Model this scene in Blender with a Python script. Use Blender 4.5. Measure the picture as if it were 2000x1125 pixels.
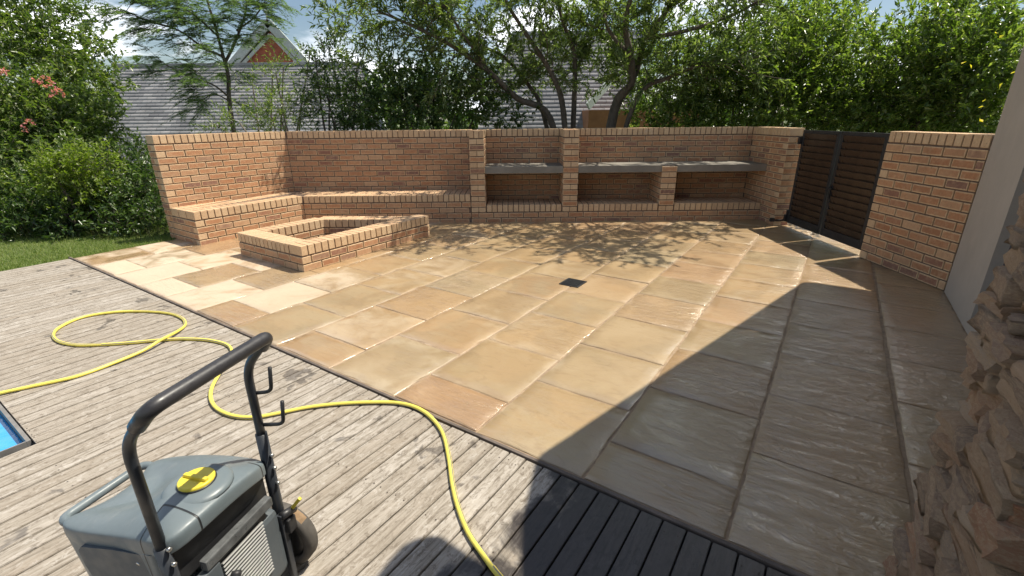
import bpy, bmesh, math, random
import numpy as np
from mathutils import Vector, Matrix
random.seed(11); rng = np.random.default_rng(11)
for o in list(bpy.data.objects): bpy.data.objects.remove(o)
S = bpy.context.scene; COL = S.collection

# ------------------------------------------------------------------ camera
FPX, PITCH, ROLL, CAMH = 919.6, math.radians(19.885), math.radians(-0.588), 1.53
_c, _s = math.cos(PITCH), math.sin(PITCH)
_R, _U, CF = np.array([1., 0, 0]), np.array([0, _s, _c]), np.array([0, _c, -_s])
CR = math.cos(ROLL)*_R + math.sin(ROLL)*_U
CU = -math.sin(ROLL)*_R + math.cos(ROLL)*_U
cam = bpy.data.objects.new('camera', bpy.data.cameras.new('camera')); COL.objects.link(cam)
cam.data.sensor_width = 36; cam.data.lens = FPX/2000*36
cam.data.clip_start = 0.05; cam.data.clip_end = 2000
cam.matrix_world = Matrix(((CR[0], CU[0], -CF[0], 0), (CR[1], CU[1], -CF[1], 0), (CR[2], CU[2], -CF[2], CAMH), (0, 0, 0, 1)))
S.camera = cam

# ------------------------------------------------------------------ light
SUN_EL = math.radians(63.3); SUN_H = np.array([.95, .311]); SUN_H /= np.linalg.norm(SUN_H)
sv = Vector((SUN_H[0]*math.cos(SUN_EL), SUN_H[1]*math.cos(SUN_EL), math.sin(SUN_EL)))
sun = bpy.data.objects.new('sun', bpy.data.lights.new('sun', 'SUN')); COL.objects.link(sun)
sun.data.energy = 5.0; sun.data.angle = math.radians(.53); sun.data.color = (1, .93, .79)
sun.rotation_euler = (-sv).to_track_quat('-Z', 'Y').to_euler()
SHIFT = SUN_H/math.tan(SUN_EL)          # horizontal run of a sun ray per metre of height

def nd(t, typ, ins=None, **props):
    n = t.nodes.new(typ)
    for k, v in props.items(): setattr(n, k, v)
    for k, v in (ins or {}).items():
        if isinstance(v, bpy.types.NodeSocket): t.links.new(v, n.inputs[k])
        else: n.inputs[k].default_value = v
    return n
def mth(t, op, a, b=0., c=0., clamp=False):
    n = nd(t, 'ShaderNodeMath', {0: a, 1: b, 2: c}, operation=op); n.use_clamp = clamp
    return n.outputs[0]
def ramp(t, fac, stops):
    n = nd(t, 'ShaderNodeValToRGB', {0: fac}); cr = n.color_ramp
    while len(cr.elements) < len(stops): cr.elements.new(.5)
    for e, (p, c) in zip(cr.elements, stops): e.position = p; e.color = (*c, 1) if len(c) == 3 else c
    return n.outputs[0]
def mix(t, f, a, b, blend='MIX'):
    n = nd(t, 'ShaderNodeMix', {}, data_type='RGBA', blend_type=blend)
    for i, v in ((0, f), (6, a), (7, b)):
        if isinstance(v, bpy.types.NodeSocket): t.links.new(v, n.inputs[i])
        else: n.inputs[i].default_value = ((*v, 1) if isinstance(v, tuple) and len(v) == 3 else v)
    return n.outputs[2]
def mr(t, v, a, b, c=0., d=1., smooth=True):
    return nd(t, 'ShaderNodeMapRange', {0: v, 1: a, 2: b, 3: c, 4: d}, interpolation_type='SMOOTHSTEP' if smooth else 'LINEAR').outputs[0]
def noise(t, vec, scale, detail=3., rough=.55, dist=0.):
    return nd(t, 'ShaderNodeTexNoise', {'Vector': vec, 'Scale': scale, 'Detail': detail, 'Roughness': rough, 'Distortion': dist}).outputs[0]
def mapping(t, vec, loc=(0, 0, 0), rot=(0, 0, 0), scale=(1, 1, 1)):
    return nd(t, 'ShaderNodeMapping', {0: vec, 1: loc, 2: rot, 3: scale}).outputs[0]
def bump(t, h, strength, dist, normal=None):
    ins = {'Strength': strength, 'Distance': dist, 'Height': h}
    if normal is not None: ins['Normal'] = normal
    return nd(t, 'ShaderNodeBump', ins).outputs[0]

W = bpy.data.worlds.new('World'); S.world = W; W.use_nodes = True
t = W.node_tree; bg = t.nodes['Background']
sky = nd(t, 'ShaderNodeTexSky', sky_type='NISHITA', sun_disc=False)
sky.sun_elevation = SUN_EL; sky.sun_rotation = math.atan2(SUN_H[0], SUN_H[1]); sky.air_density = 1.1; sky.dust_density = .6
tc = nd(t, 'ShaderNodeTexCoord').outputs['Generated']
sx = nd(t, 'ShaderNodeSeparateXYZ', {0: tc}).outputs
zz = mth(t, 'ADD', mth(t, 'MAXIMUM', sx[2], 0.), .16)
cv = nd(t, 'ShaderNodeCombineXYZ', {0: mth(t, 'DIVIDE', sx[0], zz), 1: mth(t, 'DIVIDE', sx[1], zz), 2: 0.}).outputs[0]
cl = noise(t, mapping(t, cv, (1.37, 3.9, 0.)), .62, 7., .6, .4)  # offset picked so bright clouds out of view add glare on the wet paving
cm = mr(t, cl, .49, .60)
cs = noise(t, mapping(t, cv, (4, 1, 0)), .9, 5., .55)
ccol = ramp(t, cs, [(.3, (10., 10.8, 12.)), (.62, (22, 22, 22.4))])
t.links.new(mix(t, cm, sky.outputs[0], ccol), bg.inputs[0]); bg.inputs[1].default_value = .078
V = S.view_settings; V.view_transform = 'Standard'; V.look = 'None'; V.exposure = .42; V.gamma = 1; V.use_curve_mapping = False

# ------------------------------------------------------------------ coordinates
A2 = math.radians(33.957)
E1 = np.array([math.cos(A2), -math.sin(A2)]); E2 = np.array([math.sin(A2), math.cos(A2)])   # paving axes
ANG2 = math.atan2(E2[1], E2[0])
def xy(u, v): return u*E1 + v*E2
def ray(px, py): return (px-1000)/FPX*CR - (py-562.5)/FPX*CU + CF
def gnd(px, py, z=0.):
    d = ray(px, py); k = (z-CAMH)/d[2]; return np.array([d[0]*k, d[1]*k, z])
def at(px, py, Y):
    d = ray(px, py); k = Y/d[1]; return np.array([d[0]*k, Y, CAMH+d[2]*k])

# ------------------------------------------------------------------ object helpers
def tag(o, label=None, cat=None, group=None, kind=None):
    for k, v in (('label', label), ('category', cat), ('group', group), ('kind', kind)):
        if v: o[k] = v
    return o
def empty(name, loc=(0, 0, 0), rz=0., label=None, cat=None, group=None, kind=None):
    o = bpy.data.objects.new(name, None); COL.objects.link(o); o.location = loc; o.rotation_euler = (0, 0, rz); o.empty_display_size = .1
    return tag(o, label, cat, group, kind)
def link(name, me, m=None, parent=None):
    o = bpy.data.objects.new(name, me); COL.objects.link(o)
    if m is not None and not me.materials: me.materials.append(m)
    if parent is not None: o.parent = parent
    return o
def bm_obj(name, bm, m, parent=None, smooth=False):
    me = bpy.data.meshes.new(name); bmesh.ops.recalc_face_normals(bm, faces=bm.faces); bm.to_mesh(me); bm.free()
    if smooth: me.polygons.foreach_set('use_smooth', [True]*len(me.polygons))
    return link(name, me, m, parent)
def add_prism(bm, pts, z0, z1, mi=0):
    n = len(pts); a = [bm.verts.new((p[0], p[1], z0)) for p in pts]; b = [bm.verts.new((p[0], p[1], z1)) for p in pts]
    fs = [bm.faces.new(a[::-1]), bm.faces.new(b)] + [bm.faces.new((a[i], a[(i+1) % n], b[(i+1) % n], b[i])) for i in range(n)]
    for f in fs: f.material_index = mi
    return fs
def add_box(bm, c, s, rot=None, bev=0.):
    M = Matrix.Translation(Vector(c)) @ (rot.to_4x4() if rot is not None else Matrix.Identity(4)) @ Matrix.Diagonal((*s, 1))
    g = bmesh.ops.create_cube(bm, size=1, matrix=M)
    if bev:
        es = list({e for v in g['verts'] for e in v.link_edges})
        bmesh.ops.bevel(bm, geom=es, offset=bev, segments=2, affect='EDGES', profile=.6)
def prism(name, pts, z0, z1, m, parent=None):
    bm = bmesh.new(); add_prism(bm, pts, z0, z1); return bm_obj(name, bm, m, parent)
def boxo(name, c, s, m, parent=None, bev=.003, rot=None):
    bm = bmesh.new(); add_box(bm, c, s, rot, bev); return bm_obj(name, bm, m, parent)
def mesh_np(name, V_, F_):
    me = bpy.data.meshes.new(name); k = F_.shape[1]
    me.vertices.add(len(V_)); me.vertices.foreach_set('co', np.ascontiguousarray(V_, np.float32).ravel())
    me.loops.add(F_.size); me.loops.foreach_set('vertex_index', np.ascontiguousarray(F_, np.int32).ravel())
    me.polygons.add(len(F_)); me.polygons.foreach_set('loop_start', np.arange(0, F_.size, k, dtype=np.int32))
    me.update(calc_edges=True); return me
def sweep(path, rad, sides=8, closed_ends=True):
    """tube through path points; returns verts, faces(list)"""
    P = np.array(path, float); n = len(P); r = np.full(n, rad) if np.isscalar(rad) else np.array(rad, float)
    T = np.gradient(P, axis=0); T /= np.linalg.norm(T, axis=1)[:, None]+1e-9
    ref = np.array([0, 0, 1.]) if abs(T[0][2]) < .9 else np.array([1., 0, 0])
    x = np.cross(ref, T[0]); x /= np.linalg.norm(x); Vs = []
    for i in range(n):
        x = x - T[i]*(x@T[i]); x /= np.linalg.norm(x)+1e-9; y = np.cross(T[i], x)
        a = np.arange(sides)*2*math.pi/sides
        Vs.append(P[i]+r[i]*(np.cos(a)[:, None]*x+np.sin(a)[:, None]*y))
    Vs = np.concatenate(Vs); F = []
    for i in range(n-1):
        for j in range(sides):
            k = (j+1) % sides; F.append((i*sides+j, i*sides+k, (i+1)*sides+k, (i+1)*sides+j))
    return Vs, F
def spline(pts, n=8):
    P = np.array(pts, float); P = np.vstack([2*P[0]-P[1], P, 2*P[-1]-P[-2]]); out = []
    for i in range(1, len(P)-2):
        for s in np.linspace(0, 1, n, endpoint=False):
            a, b, c, d = P[i-1:i+3]
            out.append(.5*((2*b)+(c-a)*s+(2*a-5*b+4*c-d)*s*s+(3*b-a-3*c+d)*s**3))
    out.append(P[-2]); return np.array(out)
class Tubes:
    def __init__(s): s.V = []; s.F = []; s.n = 0
    def add(s, path, rad, sides=7):
        v, f = sweep(path, rad, sides); s.V.append(v); s.F += [tuple(i+s.n for i in q) for q in f]; s.n += len(v); return s
    def caps(s, path, rad, sides=8):
        P = np.array(path, float); d0 = (P[0]-P[1]); d0 /= np.linalg.norm(d0); d1 = P[-1]-P[-2]; d1 /= np.linalg.norm(d1)
        r = np.full(len(P), rad) if np.isscalar(rad) else np.array(rad)
        P2 = np.vstack([P[0]+d0*r[0]*.01, P, P[-1]+d1*r[-1]*.01]); return s.add(P2, np.concatenate([[r[0]*.05], r, [r[-1]*.05]]), sides)
    def build(s, name, m, parent=None):
        me = mesh_np(name, np.concatenate(s.V), np.array(s.F)); me.polygons.foreach_set('use_smooth', [True]*len(me.polygons))
        return link(name, me, m, parent)

# ------------------------------------------------------------------ materials
def new_mat(name):
    m = bpy.data.materials.new(name); m.use_nodes = True; t = m.node_tree; return m, t, t.nodes['Principled BSDF']
def setb(t, b, **kw):
    for k, v in kw.items():
        k = k.replace('_', ' ')
        if isinstance(v, bpy.types.NodeSocket): t.links.new(v, b.inputs[k])
        else: b.inputs[k].default_value = (*v, 1) if isinstance(v, tuple) and len(v) == 3 else v
def plain(name, col, rough=.6, metal=0., var=.18, scale=9., bmp=.0, coat=0.):
    m, t, b = new_mat(name); oc = nd(t, 'ShaderNodeTexCoord').outputs['Object']
    n1 = noise(t, oc, scale, 5., .6); lo = tuple(c*(1-var) for c in col); hi = tuple(min(1, c*(1+var)) for c in col)
    setb(t, b, Base_Color=ramp(t, n1, [(.3, lo), (.7, hi)]), Roughness=mr(t, noise(t, oc, scale*3, 4.), .3, .7, max(.05, rough-.1), min(1, rough+.1)), Metallic=metal)
    if coat: b.inputs['Coat Weight'].default_value = coat
    if bmp: setb(t, b, Normal=bump(t, noise(t, oc, scale*8, 5., .65), bmp, .004))
    return m

def brick_mat(cs=1., nm='face_brick'):
    m, t, b = new_mat(nm); oc = nd(t, 'ShaderNodeTexCoord').outputs['Object']
    r = nd(t, 'ShaderNodeObjectInfo').outputs['Random']; s = nd(t, 'ShaderNodeSeparateXYZ', {0: oc}).outputs
    off = nd(t, 'ShaderNodeCombineXYZ', {0: mth(t, 'MULTIPLY', r, 57.), 1: mth(t, 'MULTIPLY', r, 23.), 2: mth(t, 'MULTIPLY', r, 91.)}).outputs[0]
    vec = nd(t, 'ShaderNodeVectorMath', {0: oc, 1: off}, operation='ADD').outputs[0]
    dx = mth(t, 'SUBTRACT', .111, mth(t, 'ABSOLUTE', s[0])); dz = mth(t, 'SUBTRACT', .0365, mth(t, 'ABSOLUTE', s[2]))
    d = mth(t, 'ADD', mth(t, 'MINIMUM', dx, dz), mth(t, 'MULTIPLY', mth(t, 'SUBTRACT', noise(t, vec, 45., 3.), .5), .013))
    core = mr(t, d, .0075, .0135)
    r2 = mth(t, 'FRACT', mth(t, 'MULTIPLY', r, 7.31))
    cc = ramp(t, r, [(0, (.36, .168, .084)), (.25, (.45, .226, .114)), (.5, (.41, .198, .098)), (.75, (.48, .256, .134)), (.90, (.30, .14, .085)), (1, (.23, .125, .09))])
    tan = ramp(t, r2, [(0, (.56, .375, .22)), (.5, (.62, .435, .265)), (1, (.52, .345, .20))])
    cc = mix(t, mr(t, noise(t, vec, 16., 4., .6), .45, .75, 0., .4), cc, tan)
    col = mix(t, mth(t, 'MULTIPLY', core, mr(t, mth(t, 'FRACT', mth(t, 'MULTIPLY', r, 13.7)), 0., .35, .5*cs, cs)), tan, cc)
    col = mix(t, mr(t, noise(t, vec, 70., 3., .6), .62, .74, 0., .5), col, (.12, .06, .04))
    col = mix(t, .28, col, ramp(t, noise(t, vec, 30., 5., .7), [(.25, (.25, .25, .25)), (.75, (.85, .85, .85))]), 'OVERLAY')
    h = mth(t, 'ADD', noise(t, vec, 120., 4., .6), mth(t, 'MULTIPLY', noise(t, vec, 25., 3.), 1.2))
    gp = nd(t, 'ShaderNodeNewGeometry').outputs['Position']
    st_ = mr(t, noise(t, mapping(t, gp, scale=(1, 1, .45)), 1.7, 6., .65, .5), .5, .75, 0., .32)
    col = mix(t, st_, col, (.30, .22, .15))
    col = mix(t, mr(t, noise(t, gp, 5., 5., .7), .60, .78, 0., .30), col, (.66, .56, .44))
    setb(t, b, Base_Color=col, Roughness=.8, Normal=bump(t, h, .5, .003)); return m
def paver_mat():
    m, t, b = new_mat('wet_sandstone'); oc = nd(t, 'ShaderNodeTexCoord').outputs['Object']
    r = nd(t, 'ShaderNodeObjectInfo').outputs['Random']; pos = nd(t, 'ShaderNodeNewGeometry').outputs['Position']
    off = nd(t, 'ShaderNodeCombineXYZ', {0: mth(t, 'MULTIPLY', r, 57.), 1: mth(t, 'MULTIPLY', r, 23.), 2: mth(t, 'MULTIPLY', r, 9.)}).outputs[0]
    vec = nd(t, 'ShaderNodeVectorMath', {0: oc, 1: off}, operation='ADD').outputs[0]
    u = nd(t, 'ShaderNodeVectorMath', {0: pos, 1: (E1[0], E1[1], 0)}, operation='DOT_PRODUCT').outputs['Value']
    v = nd(t, 'ShaderNodeVectorMath', {0: pos, 1: (E2[0], E2[1], 0)}, operation='DOT_PRODUCT').outputs['Value']
    r2 = mth(t, 'FRACT', mth(t, 'MULTIPLY', r, 17.3))
    base = ramp(t, r, [(0, (.47, .315, .165)), (.2, (.52, .365, .195)), (.36, (.46, .345, .195)), (.52, (.54, .39, .215)), (.68, (.50, .33, .185)), (.84, (.49, .365, .21)), (.93, (.48, .365, .215)), (1, (.45, .37, .235))])
    n1 = noise(t, vec, 2.6, 6., .62, .8); n2 = noise(t, mapping(t, vec, scale=(1, 2.4, 1)), 6.5, 5., .6, 1.6)
    base = mix(t, mr(t, n1, .36, .68, 0., .5), base, ramp(t, r2, [(0, (.60, .47, .30)), (.5, (.50, .44, .29)), (1, (.58, .40, .24))]))
    base = mix(t, mr(t, n2, .5, .75, 0., .35), base, (.30, .20, .105))
    base = mix(t, 1., base, (1.06, .99, .92), 'MULTIPLY')
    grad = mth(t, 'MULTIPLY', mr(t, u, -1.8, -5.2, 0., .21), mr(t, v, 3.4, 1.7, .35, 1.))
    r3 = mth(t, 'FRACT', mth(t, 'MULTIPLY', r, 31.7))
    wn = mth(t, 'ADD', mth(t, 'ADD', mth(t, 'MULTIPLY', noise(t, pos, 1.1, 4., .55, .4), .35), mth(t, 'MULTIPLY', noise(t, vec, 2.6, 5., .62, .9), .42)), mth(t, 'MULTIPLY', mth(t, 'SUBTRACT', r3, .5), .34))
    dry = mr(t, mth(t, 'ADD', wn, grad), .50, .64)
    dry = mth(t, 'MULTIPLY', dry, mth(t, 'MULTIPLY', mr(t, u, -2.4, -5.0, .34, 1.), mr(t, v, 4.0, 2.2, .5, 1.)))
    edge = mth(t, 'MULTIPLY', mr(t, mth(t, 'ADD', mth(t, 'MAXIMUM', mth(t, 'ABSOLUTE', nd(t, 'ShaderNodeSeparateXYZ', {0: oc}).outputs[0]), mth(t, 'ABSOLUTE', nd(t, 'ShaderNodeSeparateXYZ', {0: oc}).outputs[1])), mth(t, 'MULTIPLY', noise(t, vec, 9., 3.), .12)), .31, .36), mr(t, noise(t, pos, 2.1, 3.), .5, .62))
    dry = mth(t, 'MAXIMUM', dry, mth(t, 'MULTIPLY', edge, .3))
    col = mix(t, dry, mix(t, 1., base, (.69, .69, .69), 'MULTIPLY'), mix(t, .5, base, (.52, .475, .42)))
    col = mix(t, mr(t, noise(t, vec, 55., 4., .7), .55, .8, 0., .3), col, (.2, .15, .09))
    rel = mth(t, 'MAXIMUM', mr(t, r2, .35, .95, .12, .8), mth(t, 'MULTIPLY', mr(t, u, -.9, .1, 0., 1.25), mr(t, r2, 0., .6, .5, 1.)))
    riv = mth(t, 'ADD', noise(t, mapping(t, vec, rot=(0, 0, .25), scale=(1., 3.6, 1)), 4.6, 6., .6, 1.2), mth(t, 'MULTIPLY', noise(t, vec, 26., 4., .6), .22))
    nm = bump(t, mth(t, 'MULTIPLY', riv, rel), .6, .028)
    nm = bump(t, noise(t, vec, 190., 3., .6), .14, .003, nm)
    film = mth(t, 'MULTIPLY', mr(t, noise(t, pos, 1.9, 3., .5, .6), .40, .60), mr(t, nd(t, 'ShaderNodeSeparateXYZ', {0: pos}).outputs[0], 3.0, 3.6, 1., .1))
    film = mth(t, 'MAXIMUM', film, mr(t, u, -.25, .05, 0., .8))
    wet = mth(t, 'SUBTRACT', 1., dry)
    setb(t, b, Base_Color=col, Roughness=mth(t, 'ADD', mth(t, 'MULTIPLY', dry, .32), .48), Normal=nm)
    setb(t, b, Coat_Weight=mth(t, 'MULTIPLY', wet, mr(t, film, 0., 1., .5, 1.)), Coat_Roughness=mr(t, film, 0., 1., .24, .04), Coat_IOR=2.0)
    t.links.new(bump(t, mth(t, 'MULTIPLY', riv, rel), .8, .034), b.inputs['Coat Normal'])
    return m
def deck_mat():
    m, t, b = new_mat('weathered_deck_timber'); oc = nd(t, 'ShaderNodeTexCoord').outputs['Object']
    r = nd(t, 'ShaderNodeObjectInfo').outputs['Random']; pos = nd(t, 'ShaderNodeNewGeometry').outputs['Position']
    off = nd(t, 'ShaderNodeCombineXYZ', {0: mth(t, 'MULTIPLY', r, 37.), 1: mth(t, 'MULTIPLY', r, 63.), 2: 0.}).outputs[0]
    vec = nd(t, 'ShaderNodeVectorMath', {0: oc, 1: off}, operation='ADD').outputs[0]
    g = noise(t, mapping(t, vec, scale=(1.6, 26, 26)), 3.2, 6., .65, .5)
    g2 = noise(t, mapping(t, vec, scale=(1, 5, 5)), 5.5, 6., .7, 1.)
    col = ramp(t, g, [(.26, (.13, .108, .085)), (.42, (.31, .275, .23)), (.58, (.44, .405, .355)), (.76, (.60, .565, .52))])
    col = mix(t, mr(t, g2, .44, .62, 0., .62), col, ramp(t, r, [(0, (.60, .565, .52)), (.5, (.50, .455, .40)), (1, (.40, .345, .285))]))
    col = mix(t, mr(t, noise(t, mapping(t, vec, scale=(1, 1.8, 1)), 24., 6., .78, .6), .50, .64, 0., .72), col, (.155, .125, .095))
    col = mix(t, mr(t, noise(t, mapping(t, vec, loc=(7, 3, 0), scale=(1, 1.5, 1)), 17., 6., .75, .8), .54, .66, 0., .55), col, (.66, .635, .60))
    col = mix(t, mth(t, 'MULTIPLY', r, .25), col, (.30, .25, .19))
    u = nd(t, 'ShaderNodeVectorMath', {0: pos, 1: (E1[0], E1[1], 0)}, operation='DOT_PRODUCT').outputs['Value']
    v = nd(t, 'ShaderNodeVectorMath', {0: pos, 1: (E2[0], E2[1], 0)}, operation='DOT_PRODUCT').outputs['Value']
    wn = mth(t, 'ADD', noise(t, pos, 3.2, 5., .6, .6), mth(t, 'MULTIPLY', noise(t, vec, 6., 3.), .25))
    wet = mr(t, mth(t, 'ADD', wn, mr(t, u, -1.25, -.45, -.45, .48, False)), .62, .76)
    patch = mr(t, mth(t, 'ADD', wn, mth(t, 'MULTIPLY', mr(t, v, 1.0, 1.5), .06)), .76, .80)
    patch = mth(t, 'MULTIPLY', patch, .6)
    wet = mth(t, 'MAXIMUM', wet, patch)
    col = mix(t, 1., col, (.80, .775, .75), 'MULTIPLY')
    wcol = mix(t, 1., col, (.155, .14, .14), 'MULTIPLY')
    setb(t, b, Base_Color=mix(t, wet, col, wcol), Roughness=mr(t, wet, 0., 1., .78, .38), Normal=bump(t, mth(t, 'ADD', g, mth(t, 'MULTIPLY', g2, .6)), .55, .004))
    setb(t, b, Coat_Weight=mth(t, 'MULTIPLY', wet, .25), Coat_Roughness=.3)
    return m
def leaf_mat(name, cols, trans=.35, rough=.42):
    m, t, b = new_mat(name); r = nd(t, 'ShaderNodeNewGeometry').outputs['Random Per Island']
    n = len(cols); col = ramp(t, r, [(i/(n-1), c) for i, c in enumerate(cols)])
    setb(t, b, Base_Color=col, Roughness=rough)
    tr = nd(t, 'ShaderNodeBsdfTranslucent', {0: mix(t, 1., col, (1.5, 1.75, .55), 'MULTIPLY')})
    ms = nd(t, 'ShaderNodeMixShader', {0: trans, 1: b.outputs[0], 2: tr.outputs[0]})
    t.links.new(ms.outputs[0], t.nodes['Material Output'].inputs[0]); return m
def bark_mat(name, c0, c1):
    m, t, b = new_mat(name); oc = nd(t, 'ShaderNodeTexCoord').outputs['Object']
    n = noise(t, mapping(t, oc, scale=(1, 1, .3)), 22., 6., .7)
    setb(t, b, Base_Color=ramp(t, n, [(.3, c0), (.7, c1)]), Roughness=.85, Normal=bump(t, n, .7, .012)); return m

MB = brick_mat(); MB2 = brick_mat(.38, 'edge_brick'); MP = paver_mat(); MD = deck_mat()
M_mortar = plain('mortar', (.16, .11, .08), .9, var=.3, scale=20, bmp=.5)
M_joint = plain('sandy_joint', (.30, .215, .14), .85, var=.3, scale=14, bmp=.5)
M_conc = plain('concrete', (.215, .195, .165), .62, var=.16, scale=5, bmp=.25)
M_gate = plain('gate_steel', (.030, .031, .033), .42, 0., var=.25, scale=12)
M_slat = plain('gate_slat', (.055, .034, .022), .36, 0., var=.3, scale=7)
M_plaster = plain('grey_plaster', (.42, .37, .32), .85, var=.06, scale=3, bmp=.35)
M_blue = plain('window_frame', (.035, .045, .065), .4)
M_glass = plain('dark_glass', (.02, .024, .03), .06, var=.05)
M_black = plain('black_plastic', (.022, .022, .024), .45)
M_tube = plain('powder_coat', (.032, .036, .044), .38, var=.12, scale=14)
M_foam = plain('foam_grip', (.034, .033, .036), .42, var=.1, scale=20)
M_hood = plain('hood_plastic', (.135, .165, .18), .42, var=.1, scale=6, bmp=.06)
_t = M_hood.node_tree; _b = _t.nodes['Principled BSDF']; _c = _b.inputs['Base Color'].links[0].from_socket; _o = nd(_t, 'ShaderNodeTexCoord').outputs['Object']
_t.links.new(mix(_t, mr(_t, noise(_t, _o, 14., 6., .7, .6), .5, .8, 0., .35), _c, (.30, .30, .28)), _b.inputs['Base Color'])
_s = nd(_t, 'ShaderNodeSeparateXYZ', {0: _o}).outputs
def _line(a, c, w): return mr(_t, mth(_t, 'ABSOLUTE', mth(_t, 'SUBTRACT', a, c)), w*.5, w, 1., 0.)
_l1 = mth(_t, 'MULTIPLY', _line(_s[0], -.100, .0032), mth(_t, 'LESS_THAN', _s[1], .075)); _l2 = mth(_t, 'MULTIPLY', _line(_s[1], .075, .0032), mth(_t, 'LESS_THAN', _s[0], -.0985)); _l3 = mth(_t, 'MULTIPLY', _line(_s[0], .128, .0028), mth(_t, 'LESS_THAN', _s[1], .02))
_sm = mth(_t, 'MAXIMUM', _l1, mth(_t, 'MAXIMUM', _l2, _l3)); _c2 = _b.inputs['Base Color'].links[0].from_socket
_t.links.new(mix(_t, _sm, _c2, (.02, .022, .024)), _b.inputs['Base Color'])
_t.links.new(bump(_t, mth(_t, 'ADD', mth(_t, 'MULTIPLY', _sm, -1.), mth(_t, 'MULTIPLY', noise(_t, _o, 160., 3.), .06)), .8, .004), _b.inputs['Normal'])
M_hood2 = plain('hood_dark_plastic', (.085, .10, .112), .5, var=.12, scale=6)
M_yel = plain('yellow_plastic', (.75, .60, .06), .4, var=.1)
M_steel = plain('bolt_steel', (.55, .55, .54), .3, .9)
M_tyre = plain('tyre_rubber', (.095, .085, .075), .8, var=.3, scale=12)
M_mud = plain('muddy_tread', (.25, .165, .095), .9, var=.45, scale=14, bmp=.5)
M_trim = plain('deck_edge_strip', (.12, .095, .08), .6, var=.4, scale=8)
M_roof = plain('grey_shingle', (.335, .325, .33), .8, var=.2, scale=1.2, bmp=.2)
_t = M_roof.node_tree; _b = _t.nodes['Principled BSDF']; _c = _b.inputs['Base Color'].links[0].from_socket
_r = nd(_t, 'ShaderNodeNewGeometry').outputs['Random Per Island']
_t.links.new(mix(_t, 1., _c, ramp(_t, _r, [(0, (.72, .72, .74)), (.6, (1, 1, 1)), (1, (1.25, 1.22, 1.2))]), 'MULTIPLY'), _b.inputs['Base Color'])
M_board = plain('barge_board', (.36, .40, .37), .6)
M_rbrick = plain('red_house_brick', (.28, .085, .045), .85, var=.25, scale=4)
M_obrick = plain('orange_house_wall', (.33, .15, .07), .85, var=.2, scale=3)
M_poolw = plain('pool_lining', (.03, .30, .62), .5, var=.1, scale=3)

# ================================================================== SETTING
# ground sheet
m, t, b = new_mat('garden_ground'); oc = nd(t, 'ShaderNodeTexCoord').outputs['Object']
setb(t, b, Base_Color=ramp(t, noise(t, oc, .6, 6., .65), [(.35, (.055, .075, .025)), (.6, (.09, .11, .035)), (.75, (.12, .09, .05))]), Roughness=.95)
bm = bmesh.new(); add_prism(bm, [(-400, -400), (400, -400), (400, 700), (-400, 700)], -.9, -.5)
# the garden ground: a ring of sheets would do, one slab below the terrace and a raised bank round it
G_ = bm_obj('ground', bm, m); tag(G_, kind='structure')
bm = bmesh.new()
def poly_uv(pts): return [tuple(xy(*p)) for p in pts]
add_prism(bm, poly_uv([(-40, 1.9), (-7.46, 1.9), (-7.46, 2.6), (-7.55, 4.9), (-3.0, 9.2), (8, 9), (30, 12), (30, 40), (-40, 40)]), -.49, -.03)
garden = bm_obj('garden_bed', bm, m); tag(garden, kind='structure')
m2, t, b = new_mat('lawn_soil'); oc = nd(t, 'ShaderNodeTexCoord').outputs['Object']
setb(t, b, Base_Color=ramp(t, noise(t, oc, 2.5, 6., .65), [(.3, (.06, .085, .02)), (.7, (.12, .15, .04))]), Roughness=.95)
lawn = prism('lawn', poly_uv([(-30, -12), (-7.5, -12), (-7.49, 1.6), (-7.405, 1.6), (-7.405, 3.3), (-30, 3.3)]), -.48, -.022, m2); tag(lawn, kind='structure')
# grass blades
n = 90000; uu = -7.40-rng.random(n)**1.6*7; vv = -1.0+rng.random(n)*4.6
keep = (vv > 1.6) | (uu < -7.5); uu, vv = uu[keep], vv[keep]; n = len(uu)
P = uu[:, None]*E1+vv[:, None]*E2; hgt = rng.uniform(.018, .045, n)*(1+.5*(rng.random(n) < .05)); an = rng.random(n)*6.283; wd = rng.uniform(.002, .004, n)
B0 = np.c_[P, np.full(n, -.024)]; sd = np.c_[np.cos(an), np.sin(an), np.zeros(n)]*wd[:, None]
tip = B0+np.c_[rng.normal(0, .012, (n, 2)), hgt]
Vg = np.stack([B0-sd, B0+sd, tip], 1).reshape(-1, 3)
M_grass = leaf_mat('grass_blades', [(.10, .16, .03), (.15, .22, .045), (.20, .26, .06), (.26, .27, .09)], .3, .55)
go = link('lawn_grass', mesh_np('lawn_grass', Vg, np.arange(3*n).reshape(-1, 3)), M_grass); tag(go, 'short mown green grass of the lawn left of the paving', 'grass', kind='stuff')

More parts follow.
